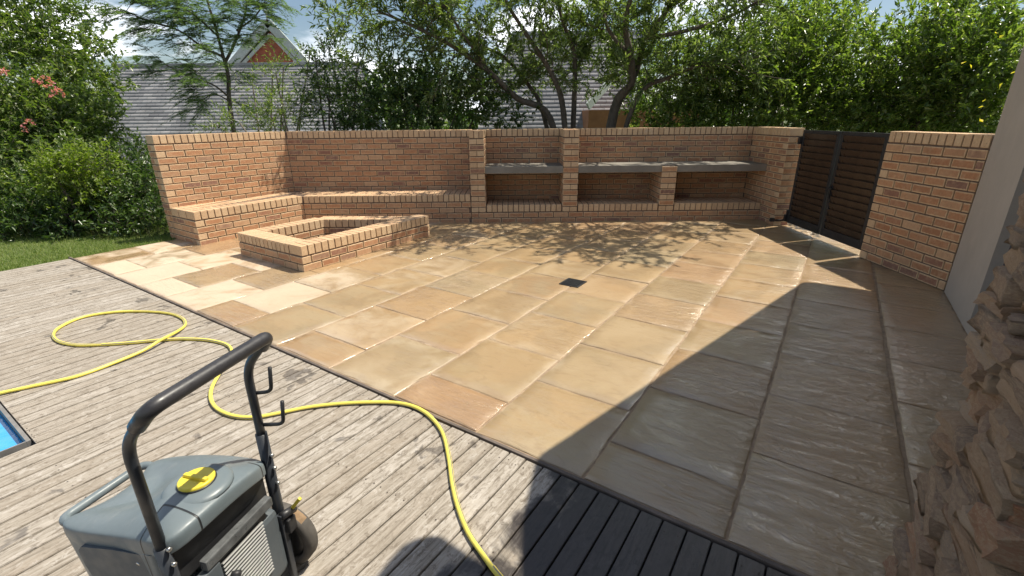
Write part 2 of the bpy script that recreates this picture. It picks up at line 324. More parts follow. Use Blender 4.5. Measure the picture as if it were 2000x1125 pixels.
# ------------------------------------------------------------------ patio of sandstone pavers
PIT = .607
patio = prism('patio', poly_uv([(-7.40, 1.586), (1.1, 1.586), (1.1, 6.3), (-.5, 8.6), (-3.0, 9.1), (-7.40, 4.9)]), -.3, -.0045, M_joint); tag(patio, kind='structure')
def paver_mesh(k):
    r = np.random.default_rng(100+k); n = 10; L = .594
    gx = np.concatenate([[-L/2], np.linspace(-L/2+.006, L/2-.006, n-1), [L/2]]); X, Y = np.meshgrid(gx, gx, indexing='ij'); Z = np.zeros_like(X)
    for f, a in ((1.6, .0016), (3.5, .0009), (7, .0005)):
        p, q = r.uniform(0, 6.28, 2); th = r.uniform(-.5, .5); Z += a*np.sin(f*6.28*(X*math.cos(th)*.5+Y)+p)*np.cos(f*3*(X)+q)
    Z += r.normal(0, .0003, Z.shape); ed = np.zeros_like(X, bool); ed[0] = ed[-1] = True; ed[:, 0] = ed[:, -1] = True
    X = X+np.where(ed, r.normal(0, .0014, X.shape), 0); Y = Y+np.where(ed, r.normal(0, .0014, X.shape), 0)
    Z = np.where(ed, Z-.0025-abs(r.normal(0, .0012, Z.shape)), Z)
    Vv = [tuple(p) for p in np.c_[X.ravel(), Y.ravel(), Z.ravel()]]; idx = lambda i, j: i*(n+1)+j
    F = [(idx(i, j), idx(i+1, j), idx(i+1, j+1), idx(i, j+1)) for i in range(n) for j in range(n)]
    ring = [idx(i, 0) for i in range(n+1)]+[idx(n, j) for j in range(1, n+1)]+[idx(i, n) for i in range(n-1, -1, -1)]+[idx(0, j) for j in range(n-1, 0, -1)]
    b0 = len(Vv); Vv += [(Vv[i][0], Vv[i][1], -.03) for i in ring]; k2 = len(ring)
    F += [(ring[i], b0+i, b0+(i+1) % k2, ring[(i+1) % k2]) for i in range(k2)]
    me = bpy.data.meshes.new('paver'); me.from_pydata(Vv, [], F); me.polygons.foreach_set('use_smooth', [0 < q[0] % (n+1) < n-1 and n < q[0] < (n-1)*(n+1) if i < n*n else False for i, q in enumerate(F)]); me.materials.append(MP); return me
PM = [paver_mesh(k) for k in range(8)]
def paver(u, v, lv):
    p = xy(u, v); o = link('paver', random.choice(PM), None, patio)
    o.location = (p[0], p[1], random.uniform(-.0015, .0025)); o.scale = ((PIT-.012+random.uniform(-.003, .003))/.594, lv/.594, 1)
    o.rotation_euler = (random.uniform(-.002, .002), random.uniform(-.002, .002), ANG2-math.pi/2+random.choice((0, math.pi) if lv < .55 else (0, math.pi))+random.uniform(-.004, .004))
for k in range(-1, 12):
    u0 = -.09-PIT*k; uc = u0-PIT/2      # column between u0-PIT and u0
    first = (k % 2 == 0)                # half paver at the deck edge
    v = 1.592
    while v < 8.9:
        L = .295 if (first and v < 1.6) else PIT-.010
        c = xy(uc, v+L/2)
        if c[1] < 7.45 and c[0] < 4.6 and not (uc < -6.9 and v > 3.2): paver(uc, v+L/2, L)
        v += L+.010
# narrow column along the house wall
v = 1.592
while v < 6:
    L = .295 if v < 1.6 else PIT-.010
    p = xy(.525+.25, v+L/2); o = link('paver', random.choice(PM), None, patio); o.location = (p[0], p[1], 0); o.scale = (.488/.594, L/.594, 1); o.rotation_euler = (0, 0, ANG2-math.pi/2)
    v += L+.010

# ------------------------------------------------------------------ timber deck
deck = prism('deck', poly_uv([(-3.2, -3.2), (2.2, -3.2), (2.2, 1.582), (-7.49, 1.582), (-7.49, .292), (-3.2, .292)]), -.28, -.05, M_black); tag(deck, kind='structure')
BP = .0935
def board_mesh():
    bm = bmesh.new(); add_box(bm, (0, 0, 0), (1, BP-.0075, .024), None, 0)
    es = [e for e in bm.edges if abs(e.verts[0].co.x-e.verts[1].co.x) > .5]
    bmesh.ops.bevel(bm, geom=es, offset=.0025, segments=2, affect='EDGES')
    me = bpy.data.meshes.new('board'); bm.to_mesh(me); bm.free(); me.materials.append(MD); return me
bmh = {}
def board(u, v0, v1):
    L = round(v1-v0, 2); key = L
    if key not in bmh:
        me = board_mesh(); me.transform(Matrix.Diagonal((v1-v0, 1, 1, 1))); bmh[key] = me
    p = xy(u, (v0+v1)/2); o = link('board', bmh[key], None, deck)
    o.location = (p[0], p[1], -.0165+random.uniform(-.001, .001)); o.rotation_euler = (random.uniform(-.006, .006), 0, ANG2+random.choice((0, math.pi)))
bmscrew = bmesh.new()
def screw(u, v):
    p = xy(u, v); bmesh.ops.create_circle(bmscrew, cap_ends=True, segments=8, radius=.0034, matrix=Matrix.Translation((p[0], p[1], -.0035+.0008)))
u = .1+BP*22; 
k = 0
while u > -7.46:
    lo = .296 if u < -3.16 else -3.15
    v1 = 1.555
    while v1 > lo+.05:
        L = 1.6-lo if u < -3.16 else random.choice((1.9, 2.4, 2.8))
        v0 = max(lo, v1-L); board(u, v0, v1-.003); v1 = v0
    if u < .4:
        for v in (1.50, 1.05, .3, -.2):
            if v > lo and random.random() < .55:
                for s_ in (-.026, .026): screw(u+s_+random.uniform(-.003, .003), v+random.uniform(-.008, .008))
    u -= BP
M_screw = plain('rusty_screw', (.05, .035, .025), .6)
so = bm_obj('screws', bmscrew, M_screw, deck); so['kind'] = 'stuff'
p = xy(-2.65, 1.571); es = boxo('edge_strip', (0, 0, 0), (9.7, .018, .05), M_trim, deck, .003); es.location = (p[0], p[1], -.022); es.rotation_euler = (0, 0, ANG2-math.pi/2)
# pool
m, t, b = new_mat('pool_water'); oc = nd(t, 'ShaderNodeTexCoord').outputs['Object']
setb(t, b, Base_Color=ramp(t, noise(t, oc, 2.2, 3.), [(.3, (.02, .27, .62)), (.7, (.035, .36, .72))]), Roughness=.05, IOR=1.33, Normal=bump(t, noise(t, oc, 7., 3.), .15, .02))
pw = prism('pool_water', poly_uv([(-7.3, -3.2), (-3.213, -3.2), (-3.213, .272), (-7.3, .272)]), -.4, -.07, m); tag(pw, kind='structure')
bm = bmesh.new()
add_prism(bm, poly_uv([(-7.35, .273), (-3.203, .273), (-3.203, .290), (-7.35, .290)]), -.42, -.012); add_prism(bm, poly_uv([(-3.212, -3.2), (-3.203, -3.2), (-3.203, .272), (-3.212, .272)]), -.42, -.012)
pe = bm_obj('pool_edge', bm, plain('pool_edge_trim', (.2, .19, .18), .6, var=.3)); tag(pe, kind='structure')

# ================================================================== BRICKWORK
def brick_mesh(mb):
    bm = bmesh.new(); add_box(bm, (0, 0, 0), (.2195, .104, .0705)); bmesh.ops.bevel(bm, geom=bm.edges[:], offset=.0026, segments=1, affect='EDGES')
    me = bpy.data.meshes.new('brick'); bmesh.ops.recalc_face_normals(bm, faces=bm.faces); bm.to_mesh(me); bm.free(); me.materials.append(mb); return me
BM_ = brick_mesh(MB); BM2 = brick_mesh(MB2); CO = .0843; Z0 = -.021
def brick(parent, x, y, z, ax, ay, az, sc=(1, 1, 1), bmx=None):
    """ax, ay, az: world directions of the brick's length, width and height"""
    o = link('brick', bmx or BM_, None, parent); j = lambda a: random.gauss(0, a)
    R = Matrix((ax, ay, az)).transposed() @ (Matrix.Rotation(j(.003), 3, 'Z') @ Matrix.Rotation(j(.004), 3, 'Y'))
    o.matrix_world = Matrix.Translation((x+ay[0]*j(.0008), y+ay[1]*j(.0008), z)) @ R.to_4x4() @ Matrix.Diagonal((*sc, 1))
    return o
def v3(d): return Vector((d[0], d[1], 0))
UP = Vector((0, 0, 1))
def face(parent, A, B, nrm, z0, rows, co=CO, i0=0, start='half', end='half', inset=0., hdepth=1., swap=0):
    """courses of a facing leaf from A to B (front surface), rows i0..rows-1"""
    A = np.array(A, float); B = np.array(B, float); d = B-A; Ln = np.linalg.norm(d); d /= Ln; nrm = np.array(nrm, float); zs = (co-.010)/.073
    for i in range(i0, rows):
        z = z0+i*co+co/2-.0; s = 0. if not inset else inset; odd = (i+swap) % 2
        first = True
        while s < Ln-.03:
            rem = Ln-s
            if first and odd:
                if start == 'header':
                    L = .106; c = A+d*(s+.053)-nrm*.111*hdepth
                    brick(parent, c[0], c[1], z, v3(nrm), v3((-nrm[1], nrm[0])), UP, (hdepth, 1, zs)); s += L+.010; first = False; continue
                L = .106
            else: L = .222
            first = False
            if end == 'header' and .09 < rem < .15:
                c = A+d*(s+rem/2)-nrm*.111*hdepth; brick(parent, c[0], c[1], z, v3(nrm), v3((-nrm[1], nrm[0])), UP, (hdepth, rem/.106, zs)); break
            L = min(L, rem)
            if end == 'header' and rem-L < .10 and rem-L > .0: L = rem-.116 if rem-.116 > .05 else rem
            c = A+d*(s+L/2)-nrm*.053
            brick(parent, c[0], c[1], z, v3(d), v3((-d[1], d[0])), UP, (L/.222, 1, zs)); s += L+.010
def rowlock(parent, A, B, nrm, zb, depth=.222, dz=0., pitch=.083, back=0.):
    A = np.array(A, float); B = np.array(B, float); d = B-A; Ln = np.linalg.norm(d); d /= Ln; nrm = np.array(nrm, float)
    n = max(1, round(Ln/pitch)); p = Ln/n
    for i in range(n):
        c = A+d*(i+.5)*p-nrm*(depth/2+back)
        ax = v3(nrm); ay = UP; az = ax.cross(ay)
        brick(parent, c[0], c[1], zb+.010+.053+dz, ax, ay, az, (depth/.222, 1, (p-.010)/.073), BM2)
def core(parent, pts, z0, z1, name='mortar'): return prism(name, pts, z0, z1, M_mortar, parent)
YR, YF = 7.88, 7.27                       # rear wall face, bench and counter front
UL, UBF = -7.369, -6.715                  # left wall face, left bench front
WT = 1.36; ZC = Z0+15*CO                  # wall top, underside of coping
def lineu(u, y): return np.array([(u+y*(-E1[1]))/E1[0], y])      # point on u = const at given y
NL, NR = E1, np.array([0, -1.])
RC = .011                                  # mortar recess
V0 = 2.70
# left garden wall
lw = empty('brick_wall', (*xy(UL, V0), 0), 0, 'free end of the face brick garden wall standing beside the lawn', 'wall', 'face brick garden walls')
lw.location = (0, 0, 0)
cL = lineu(UL, YR)
face(lw, xy(UL, V0), cL, NL, Z0, 15, i0=5, start='header', hdepth=.92)
TL = .21
eA = xy(UL-TL, V0); face(lw, xy(UL-TL, V0), xy(UL-.108, V0), -E2, Z0, 15, start='half', inset=0)
face(lw, xy(UL-.106, V0+.003), xy(UL, V0+.003), -E2, Z0, 5)
rowlock(lw, xy(UL, V0), cL+NL*0, NL, ZC, TL)
core(lw, [tuple(p) for p in (xy(UL-RC, V0+RC), xy(UL-TL+RC, V0+RC), xy(UL-TL+RC, 5.2), lineu(UL-RC, YR+.2))], -.3, WT-.012)
# rear wall behind the bench
X1a, X1b = -.615, -.39; X2a, X2b = .79, 1.02; X3a, X3b = 2.28, 2.51; XS = 3.86
rw = empty('brick_wall', (0, 0, 0), 0, 'face brick wall rising behind the long brick bench', 'wall', 'face brick garden walls')
face(rw, cL+np.array([.003, 0]), (X1a, YR), NR, Z0, 15, i0=5)
rowlock(rw, cL+np.array([.02, 0]), (X1a, YR), NR, ZC)
core(rw, [(cL[0]-.15, YR+RC), (X1a+.02, YR+RC), (X1a+.02, YR+.214), (cL[0]-.15, YR+.214)], -.3, WT-.013)
kw = empty('brick_wall', (0, 0, 0), 0, 'face brick wall behind the concrete counter, under the leaning tree', 'wall', 'face brick garden walls')
face(kw, (X1b, YR), (XS, YR), NR, Z0, 15, i0=3)
rowlock(kw, (X1b, YR), (XS, YR), NR, ZC)
core(kw, [(X1a+.021, YR+RC), (XS+.2, YR+RC), (XS+.2, YR+.214), (X1a+.021, YR+.214)], -.3, WT-.012)
# L-shaped bench
bn = empty('brick_bench', (0, 0, 0), 0, 'L-shaped built-in face brick bench along two garden walls', 'bench')
bI = lineu(UBF, YF)
face(bn, xy(UBF, V0), bI, NL, Z0, 4, start='header')
face(bn, xy(UL-.0, V0), xy(UBF-.108, V0), -E2, Z0, 4)
face(bn, bI+np.array([.004, 0]), (X1a-.010, YF), NR, Z0, 4)
ZB = Z0+4*CO
for k, (dp, bk) in enumerate(((.222, 0), (.2, .232), (.195, .442))):
    rowlock(bn, xy(UBF, V0+.0)-E1*0, lineu(UBF-bk, YF+bk*.9), NL, ZB, dp, dz=-.0008*k, back=bk, pitch=.0835)
for k, (dp, bk) in enumerate(((.222, 0), (.20, .232), (.155, .442))):
    st = lineu(UBF-bk, YF+bk); rowlock(bn, (st[0]+.01, YF), (X1a-.010, YF), NR, ZB, dp, dz=-.0013-.0008*k, back=bk)
core(bn, [tuple(p) for p in (xy(UBF-RC, V0+RC), xy(UL+.002, V0+RC), lineu(UL+.002, YR-.002), np.array([X1a-.003, YR-.002]), np.array([X1a-.003, YF+RC]), lineu(UBF-RC, YF+RC))], -.3, ZB+.105)
# fire pit
fp = empty('fire_pit', (0, 0, 0), 0, 'low four-sided face brick fire pit with an open middle', 'fire pit')
pC, pR, pB, pL = xy(-4.51, 2.735), xy(-4.51, 4.68), xy(-5.78, 3.895), xy(-5.78, 2.735)
ZP = -.004; nB = np.array([-(pR-pB)[1], (pR-pB)[0]]); nB /= np.linalg.norm(nB); nB = nB if nB[1] > 0 else -nB
face(fp, pC, pR, E1, ZP, 2, start='header', end='half'); face(fp, pL, pC-E1*.112, -E2, ZP, 2)
face(fp, pB, pL, -E1, ZP, 2); face(fp, pR, pB, nB, ZP, 2)
ZPC = ZP+2*CO
def off(a, b, n, k): return a+n*k, b+n*k
rowlock(fp, pC, pR, E1, ZPC, .222)
rowlock(fp, pL, pC-E1*.228, -E2, ZPC, .222, dz=-.0009)
rowlock(fp, pB-E2*.10, pL+E2*.228, -E1, ZPC, .222, dz=-.0017)
dB = (pR-pB)/np.linalg.norm(pR-pB); rowlock(fp, pB+dB*.02, pR-dB*.19, nB, ZPC, .222, dz=-.0025)
def isect(p, d, q, e): k = np.linalg.solve(np.array([d, -e]).T, q-p); return p+d*k[0]
qb = pB-nB*.222; iC, iL = xy(-4.51-.222, 2.735+.222), xy(-5.78+.222, 2.735+.222); iR = isect(iC, E2, qb, dB); iB = isect(iL, E2, qb, dB)
face(fp, iB+E2*.0, iL, E1, ZP, 2, swap=1); face(fp, iR, iB, -nB, ZP, 2, swap=1); face(fp, iR, iC, -E1, ZP, 2, swap=1); face(fp, iL, iC, E2, ZP, 2, swap=1)
cc = [pC-E1*RC+E2*RC, pR-E1*RC-E2*.03, pB+E1*RC-nB*RC, pL+E1*RC+E2*RC]; ci = [iC+E1*RC-E2*RC, iR+E1*.02+nB*.014, iB-E1*RC+nB*RC, iL-E1*RC-E2*RC]
bm = bmesh.new()
for k in range(4): add_prism(bm, [tuple(cc[k]), tuple(cc[(k+1) % 4]), tuple(ci[(k+1) % 4]), tuple(ci[k])], -.1, ZPC+.104)
bm_obj('mortar', bm, M_mortar, fp)
prism('ash_bed', [tuple(p) for p in ci], -.02, .02, plain('ash_bed', (.16, .12, .085), .95, var=.4, scale=12, bmp=.6), fp)
# counter: plinth, piers and slabs
ct = empty('brick_counter', (0, 0, 0), 0, 'face brick outdoor counter with three open bays under concrete slabs', 'counter')
face(ct, (X1a, YF), (XS, YF), NR, Z0, 2)
for xa, xb in ((X1b+.010, X2a-.010), (X2b+.010, X3a-.010), (X3b+.010, XS)):
    for k, (dp, bk) in enumerate(((.222, 0), (.2, .232), (.155, .442))):
        rowlock(ct, (xa, YF), (xb, YF), NR, Z0+2*CO, dp, dz=-.0008*k, back=bk)
def pier(xa, xb, r1, lo, sides, cop):
    w = xb-xa
    for i in range(lo, r1):
        z = Z0+i*CO+CO/2
        if i % 2: brick(ct, (xa+xb)/2, YF+.053, z, v3((1, 0)), v3((0, 1)), UP, (w/.222, 1, 1.018))
        else:
            for k in (0, 1): brick(ct, xa+w*(.25+.5*k), YF+.111, z, v3((0, -1)), v3((1, 0)), UP, (1, (w/2-.005)/.106, 1.018))
    if cop:
        for k in range(3): brick(ct, xa+w*(k+.5)/3, YF+.111, ZC+.063, v3((0, -1)), UP, v3((-1, 0)), (1, 1, (w/3-.009)/.073))
        for k in range(2): brick(ct, (xa+xb)/2, YF+.232+.18*k+.085, ZC+.062, v3((1, 0)), UP, v3((0, 1)), (w/.222, 1, 2.3))
    for sd in sides:
        x = xa if sd < 0 else xb; a, b_ = (x, YF+.118), (x, YR-.004)
        face(ct, a, b_, (sd, 0), Z0, r1, i0=max(lo, 2), swap=1)
    core(ct, [(xa+RC, YF+RC), (xb-RC, YF+RC), (xb-RC, YR-.003), (xa+RC, YR-.003)], Z0+1.9*CO, (WT-.014) if cop else Z0+r1*CO-.006)
pier(X1a, X1b, 15, 2, (1, -1), True); pier(X2a, X2b, 15, 2, (1, -1), True); pier(X3a, X3b, 10, 2, (1, -1), False)
core(ct, [(X1a+RC, YF+RC), (XS-.002, YF+RC), (XS-.002, YR-.001), (X1a+RC, YR-.001)], -.3, Z0+1.9*CO-.002)
core(ct, [(X1b+.004, YF+RC), (X2a-.004, YF+RC), (X2a-.004, YR-.003), (X1b+.004, YR-.003)], Z0+1.9*CO-.001, Z0+2*CO+.105)
core(ct, [(X2b+.004, YF+RC), (X3a-.004, YF+RC), (X3a-.004, YR-.003), (X2b+.004, YR-.003)], Z0+1.9*CO-.001, Z0+2*CO+.105)
core(ct, [(X3b+.004, YF+RC), (XS-.003, YF+RC), (XS-.003, YR-.003), (X3b+.004, YR-.003)], Z0+1.9*CO-.001, Z0+2*CO+.105)
def slab(xa, xb, ya): return boxo('counter_slab', ((xa+xb)/2, (ya+YR-.002)/2, .787), (xb-xa, YR-.002-ya, .103), M_conc, ct, .005)
slab(X1b+.002, X2a-.002, YF+.008); slab(X2b+.002, X3a+.001, YF+.008); slab(X3b-.001, XS-.003, YF+.006)
boxo('counter_slab', ((X3a+X3b)/2, YF+.118+.24, .787+.03), (X3b-X3a+.03, .47, .0428), M_conc, ct, .002)
# stub wall by the gate
YS = 6.83; XSB = 4.065
st = empty('brick_wall', (0, 0, 0), 0, 'short face brick return wall carrying the gate hinges', 'wall', 'face brick garden walls')
face(st, (XS, YS), (XS, YF-.0), (-1, 0), Z0, 15, start='header', hdepth=.9); face(st, (XS, YF+.004), (XS, YR), (-1, 0), Z0, 15, i0=2)
face(st, (XS+.108, YS), (XSB, YS), NR, Z0, 15)
rowlock(st, (XS, YS), (XS, YR), (-1, 0), ZC, .205)
core(st, [(XS+RC, YS+RC), (XSB-RC, YS+RC), (XSB-RC, YR+.19), (XS+RC, YR+.19)], -.3, WT-.012)
# wall between gate and house
XW, YWa, YWb = 3.948, 5.145, 4.035
ww = empty('brick_wall', (0, 0, 0), 0, 'face brick wall panel between the dark gate and the plastered house', 'wall', 'face brick garden walls')
face(ww, (XW, YWa), (XW, YWb), (-1, 0), 0., 14, co=.0889, start='header', hdepth=.9, swap=1)
face(ww, (XW+.108, YWa), (XW+.205, YWa), (0, 1), 0., 14, co=.0889)
rowlock(ww, (XW, YWa), (XW, YWb), (-1, 0), 14*.0889, .205, pitch=.085)
core(ww, [(XW+RC, YWb-.1), (XW+RC, YWa-RC), (XW+.2, YWa-RC), (XW+.2, YWb-.1)], -.3, WT-.012)

# ================================================================== GATE
def gate_leaf(y0, y1, label, handle, hinge):
    g = empty('gate_leaf', (4.02, (y0+y1)/2, 0), 0, label, 'gate', 'double gate leaves')
    L = abs(y1-y0); zb, zt = .06, 1.335; w = .05; d = .026
    for s in (-1, 1): boxo('stile', (0, s*(L/2-w/2), (zb+zt)/2), (d, w, zt-zb), M_gate, g, .003)
    boxo('top_rail', (0, 0, zt-.0225), (d-.004, L-2*w-.001, .045), M_gate, g, .002); boxo('bottom_rail', (0, 0, zb+.05), (d-.004, L-2*w-.001, .10), M_gate, g, .002)
    n = 14; a, b_ = zb+.10, zt-.045; p = (b_-a)/n
    bm = bmesh.new(); add_box(bm, (0, 0, 0), (.012, L-2*w-.002, p+.012), None, .0015); me = bpy.data.meshes.new('slat'); bm.to_mesh(me); bm.free(); me.materials.append(M_slat)
    for i in range(n):
        o = link('slat', me, None, g); o.location = (0, 0, a+p*(i+.5)); o.rotation_euler = (0, math.radians(-17+random.uniform(-1.5, 1.5)), random.uniform(-.002, .002))
    if handle:
        lp_ = boxo('lock_plate', (-.024, handle*(L/2-.03), .62), (.006, .03, .17), M_black, g, .002); boxo('handle', (-.05, handle*(L/2-.055), .66), (.014, .09, .016), M_black, lp_, .004); boxo('handle_stem', (-.035, handle*(L/2-.02), .66), (.03, .014, .014), M_black, lp_, .003)
    for z in (.12, 1.2):
        if hinge: boxo('hinge', (-.03, hinge*(L/2+.012), z), (.035, .045, .10), M_black, g, .004)
    return g
gate_leaf(6.77, 6.006, 'dark steel gate leaf with louvre slats hung on the short brick return', 0, 1)
gate_leaf(5.982, 5.22, 'dark steel gate leaf with louvre slats and latch beside the brick panel', 1, 0)
gs = empty('gate_stop', (3.82, 6.80, .09), 0, 'small black gate closer arm mounted low beside the gate hinges', 'gate hardware')
boxo('arm', (.10, -.02, 0), (.2, .022, .02), M_black, gs, .004); boxo('knob', (-.02, -.02, .005), (.06, .05, .055), M_black, gs, .012); boxo('bracket', (.19, -.02, .07), (.03, .03, .16), M_black, gs, .004)

# ================================================================== HOUSE (right) and stone pillar
hs = empty('house', (0, 0, 0), 0, 'grey plastered house wall at the right edge under an unseen roof shaped for its shadow', 'house')
UW, VW = 1.03, 5.545
bm = bmesh.new(); vj, vk, zs_, zl = 4.53, 2.7, .10, 2.2; UB = 1.3
def wbox(u0, u1, v0, v1, z0, z1): add_prism(bm, poly_uv([(u0, v0), (u1, v0), (u1, v1), (u0, v1)]), z0, z1)
wbox(UW, UB, vj, VW, -.2, 2.68); wbox(UW, UB, vk, vj-.0005, -.2, zs_); wbox(UW, UB, vk, vj-.0005, zl, 2.68); wbox(UW, UB, -1.5, vk-.0005, -.2, 2.68); wbox(UB+.001, 4.6, VW-.25, VW, -.2, 2.68)
bm_obj('wall', bm, M_plaster, hs)
fr = prism('window_frame', poly_uv([(UW+.068, vk+.002), (UW+.14, vk+.002), (UW+.14, vk+.07), (UW+.068, vk+.07)]), zs_+.001, zl-.001, M_blue, hs)
prism('window_frame', poly_uv([(UW+.068, vj-.075), (UW+.14, vj-.075), (UW+.14, vj-.003), (UW+.068, vj-.003)]), zs_+.001, zl-.001, M_blue, hs)
prism('window_frame', poly_uv([(UW+.072, vk+.071), (UW+.135, vk+.071), (UW+.135, vj-.076), (UW+.072, vj-.076)]), zs_+.002, zs_+.075, M_blue, hs)
prism('pane', poly_uv([(UW+.10, vk+.071), (UW+.11, vk+.071), (UW+.11, vj-.076), (UW+.10, vj-.076)]), zs_+.076, zl-.001, M_glass, fr)
ZR = 2.78
shp = [(3.256, 4.028), (2.885, 4.272), (2.80, 4.288), (.141, 1.873), (.103, 1.819), (.032, 1.47), (.02, 1.15), (-.03, 1.13), (-.111, 1.225), (-.189, 1.288), (-.273, 1.348), (-.33, 1.388), (-.385, 1.388), (-.425, 1.362), (-.462, 1.30), (-.494, 1.23), (-.57, 1.0), (-.35, -1.2), (4.2, -2.2), (5.9, 2.25)]  # unseen roof edge traced back from its shadow; rounded lobe added for the bump
rp = [(p[0]+ZR*SHIFT[0], p[1]+ZR*SHIFT[1]) for p in shp]
bm = bmesh.new(); add_prism(bm, rp, ZR-.09, ZR); bm_obj('roof', bm, plain('shadow_roof_sheet', (.45, .44, .42), .7), hs)
sp = empty('stone_pillar', (*xy(.7, 1.5), 0), 0, 'rough stacked natural stone pillar in the right foreground', 'pillar'); sp.location = (0, 0, 0)
def stone_mat():
    m, t, b = new_mat('stacked_stone'); oc = nd(t, 'ShaderNodeTexCoord').outputs['Object']; r = nd(t, 'ShaderNodeObjectInfo').outputs['Random']
    off = nd(t, 'ShaderNodeCombineXYZ', {0: mth(t, 'MULTIPLY', r, 57.), 1: mth(t, 'MULTIPLY', r, 23.), 2: mth(t, 'MULTIPLY', r, 91.)}).outputs[0]
    vec = nd(t, 'ShaderNodeVectorMath', {0: oc, 1: off}, operation='ADD').outputs[0]
    c = ramp(t, r, [(0, (.46, .34, .235)), (.2, (.27, .21, .165)), (.35, (.54, .43, .32)), (.5, (.40, .26, .17)), (.65, (.36, .30, .245)), (.8, (.46, .23, .125)), (.9, (.58, .49, .39)), (1, (.22, .165, .135))])
    c2 = mix(t, mr(t, noise(t, vec, 9., 5., .65, .8), .4, .65, 0., .7), c, (.52, .42, .30))
    c2 = mix(t, mr(t, noise(t, vec, 14., 5., .7), .55, .7, 0., .6), c2, (.36, .20, .11))
    c2 = mix(t, mr(t, noise(t, vec, 40., 4., .7), .55, .75, 0., .5), c2, (.12, .10, .085))
    h = mth(t, 'ADD', noise(t, mapping(t, vec, scale=(1, 1, 2.5)), 26., 6., .65, .7), mth(t, 'MULTIPLY', noise(t, vec, 110., 4., .6), .25))
    c2 = mix(t, 1., c2, (1.22, 1.10, 1.0), 'MULTIPLY')
    setb(t, b, Base_Color=c2, Roughness=.8, Normal=bump(t, h, .9, .016)); return m
M_stone = stone_mat(); SM = []
for k in range(10):
    r = np.random.default_rng(500+k); bm = bmesh.new(); bmesh.ops.create_cube(bm, size=1); bmesh.ops.subdivide_edges(bm, edges=bm.edges[:], cuts=3, use_grid_fill=True)
    cut = [(r.normal(size=3), r.uniform(.50, .72)) for _ in range(8)]; cut = [(c/np.linalg.norm(c), d) for c, d in cut]
    for v in bm.verts:
        p = np.array(v.co)
        for c, d in cut:
            e = p@c-d*(.75+.25*abs(c).max())
            if e > 0: p = p-c*e*.9
        q = p*(1-.07*(np.linalg.norm(p)-.5)); v.co = q+r.normal(0, .022, 3)*np.array([1., 1.5, .8])
    me = bpy.data.meshes.new('stone'); bm.to_mesh(me); bm.free(); me.materials.append(M_stone); me.polygons.foreach_set('use_smooth', [k % 4 == 0]*len(me.polygons)); SM.append(me)
def stones(o_uv, du, nv, width):
    """stones on a face that starts at o_uv, runs along du (uv) and looks along nv (uv)"""
    o_uv, du, nv = (np.array(a, float) for a in (o_uv, du, nv)); z = 0.
    while z < 2.66:
        hh = random.uniform(.034, .085); s = -random.uniform(0, .05)
        while s < width-.02:
            L = random.uniform(.10, .28); L = min(L, width-s+.03); hz = hh*random.uniform(.85, 1.2); dep = .16
            c = o_uv+du*(s+L/2)+nv*(-.055+random.uniform(-.03, .03)); p = xy(*c); o = link('stone', random.choice(SM), None, sp)
            dw = xy(*du); nw = xy(*nv)
            R = Matrix((v3(dw), v3((-dw[1], dw[0])), UP)).transposed() @ Matrix.Rotation(random.gauss(0, .06), 3, 'Y') @ Matrix.Rotation(random.gauss(0, .10), 3, 'Z') @ Matrix.Rotation(random.gauss(0, .08), 3, 'X')
            o.matrix_world = Matrix.Translation((p[0], p[1], z+hz/2)) @ R.to_4x4() @ Matrix.Diagonal((L*1.0, dep, hz*1.02, 1)); s += L*.93
        z += hh*.93
UP0, UP1, VP0, VP1 = .455, .98, 1.22, 1.74
stones((UP0, VP0), (0, 1), (-1, 0), VP1-VP0); stones((UP0, VP0), (1, 0), (0, -1), UP1-UP0); stones((UP0, VP1), (1, 0), (0, 1), .40)
prism('mortar', poly_uv([(UP0+.055, VP0+.055), (UP1, VP0+.055), (UP1, VP1-.055), (UP0+.055, VP1-.055)]), -.2, 2.68, M_mortar, sp)

# ================================================================== DRAIN, HOSE
dr = empty('drain_cover', (*xy(-1.935, 3.945), 0), ANG2-math.pi/2, 'small square black drain grate set in the middle of the paving', 'drain')
boxo('frame', (0, 0, .004), (.205, .205, .008), M_black, dr, .002)
bmg = bmesh.new(); add_box(bmg, (0, 0, 0), (.17, .010, .006), None, .001); meg = bpy.data.meshes.new('bar'); bmg.to_mesh(meg); bmg.free(); meg.materials.append(M_gate)
for k in range(9): o = link('bar', meg, None, dr); o.location = (0, -.08+.02*k, .0115)
hp = [(0, 768, 0), (60, 755, 0), (150, 735, 0), (225, 708, 0), (280, 688, .012), (315, 670, .024), (345, 651, .012), (361, 635, 0), (356, 622, 0), (330, 612, 0), (280, 608, 0), (220, 610, 0), (160, 620, 0), (117, 639, 0), (104, 654, 0), (115, 667, 0), (150, 674, 0), (200, 673, 0), (260, 669, 0), (315, 664, 0), (360, 662, 0), (405, 664, 0), (440, 672, 0), (452, 684, 0), (448, 703, 0), (430, 728, 0), (414, 757, 0), (412, 780, 0), (425, 799, 0), (455, 812, 0), (495, 815, 0), (540, 808, 0), (600, 796, 0), (660, 789, 0), (720, 786, 0), (775, 787, 0), (815, 797, 0), (845, 818, 0), (866, 848, 0), (877, 895, 0), (884, 945, 0), (895, 990, 0), (915, 1040, 0), (945, 1085, 0), (975, 1125, 0), (1040, 1200, 0)]
path = spline([np.array([*xy(-4.12, -.15), -.30]), np.array([*xy(-4.06, .03), -.13]), np.array([*xy(-3.99, .17), .0])]+[gnd(a, b_, .008)+np.array([0, 0, c]) for a, b_, c in hp], 9)
Vh, Fh = sweep(path, .0112, 12)
me = mesh_np('garden_hose', Vh, np.array(Fh)); me.materials.append(plain('hose_yellow', (.78, .66, .12), .42, var=.08, scale=30)); me.materials.append(plain('hose_stripe', (.20, .19, .17), .5, var=.1))
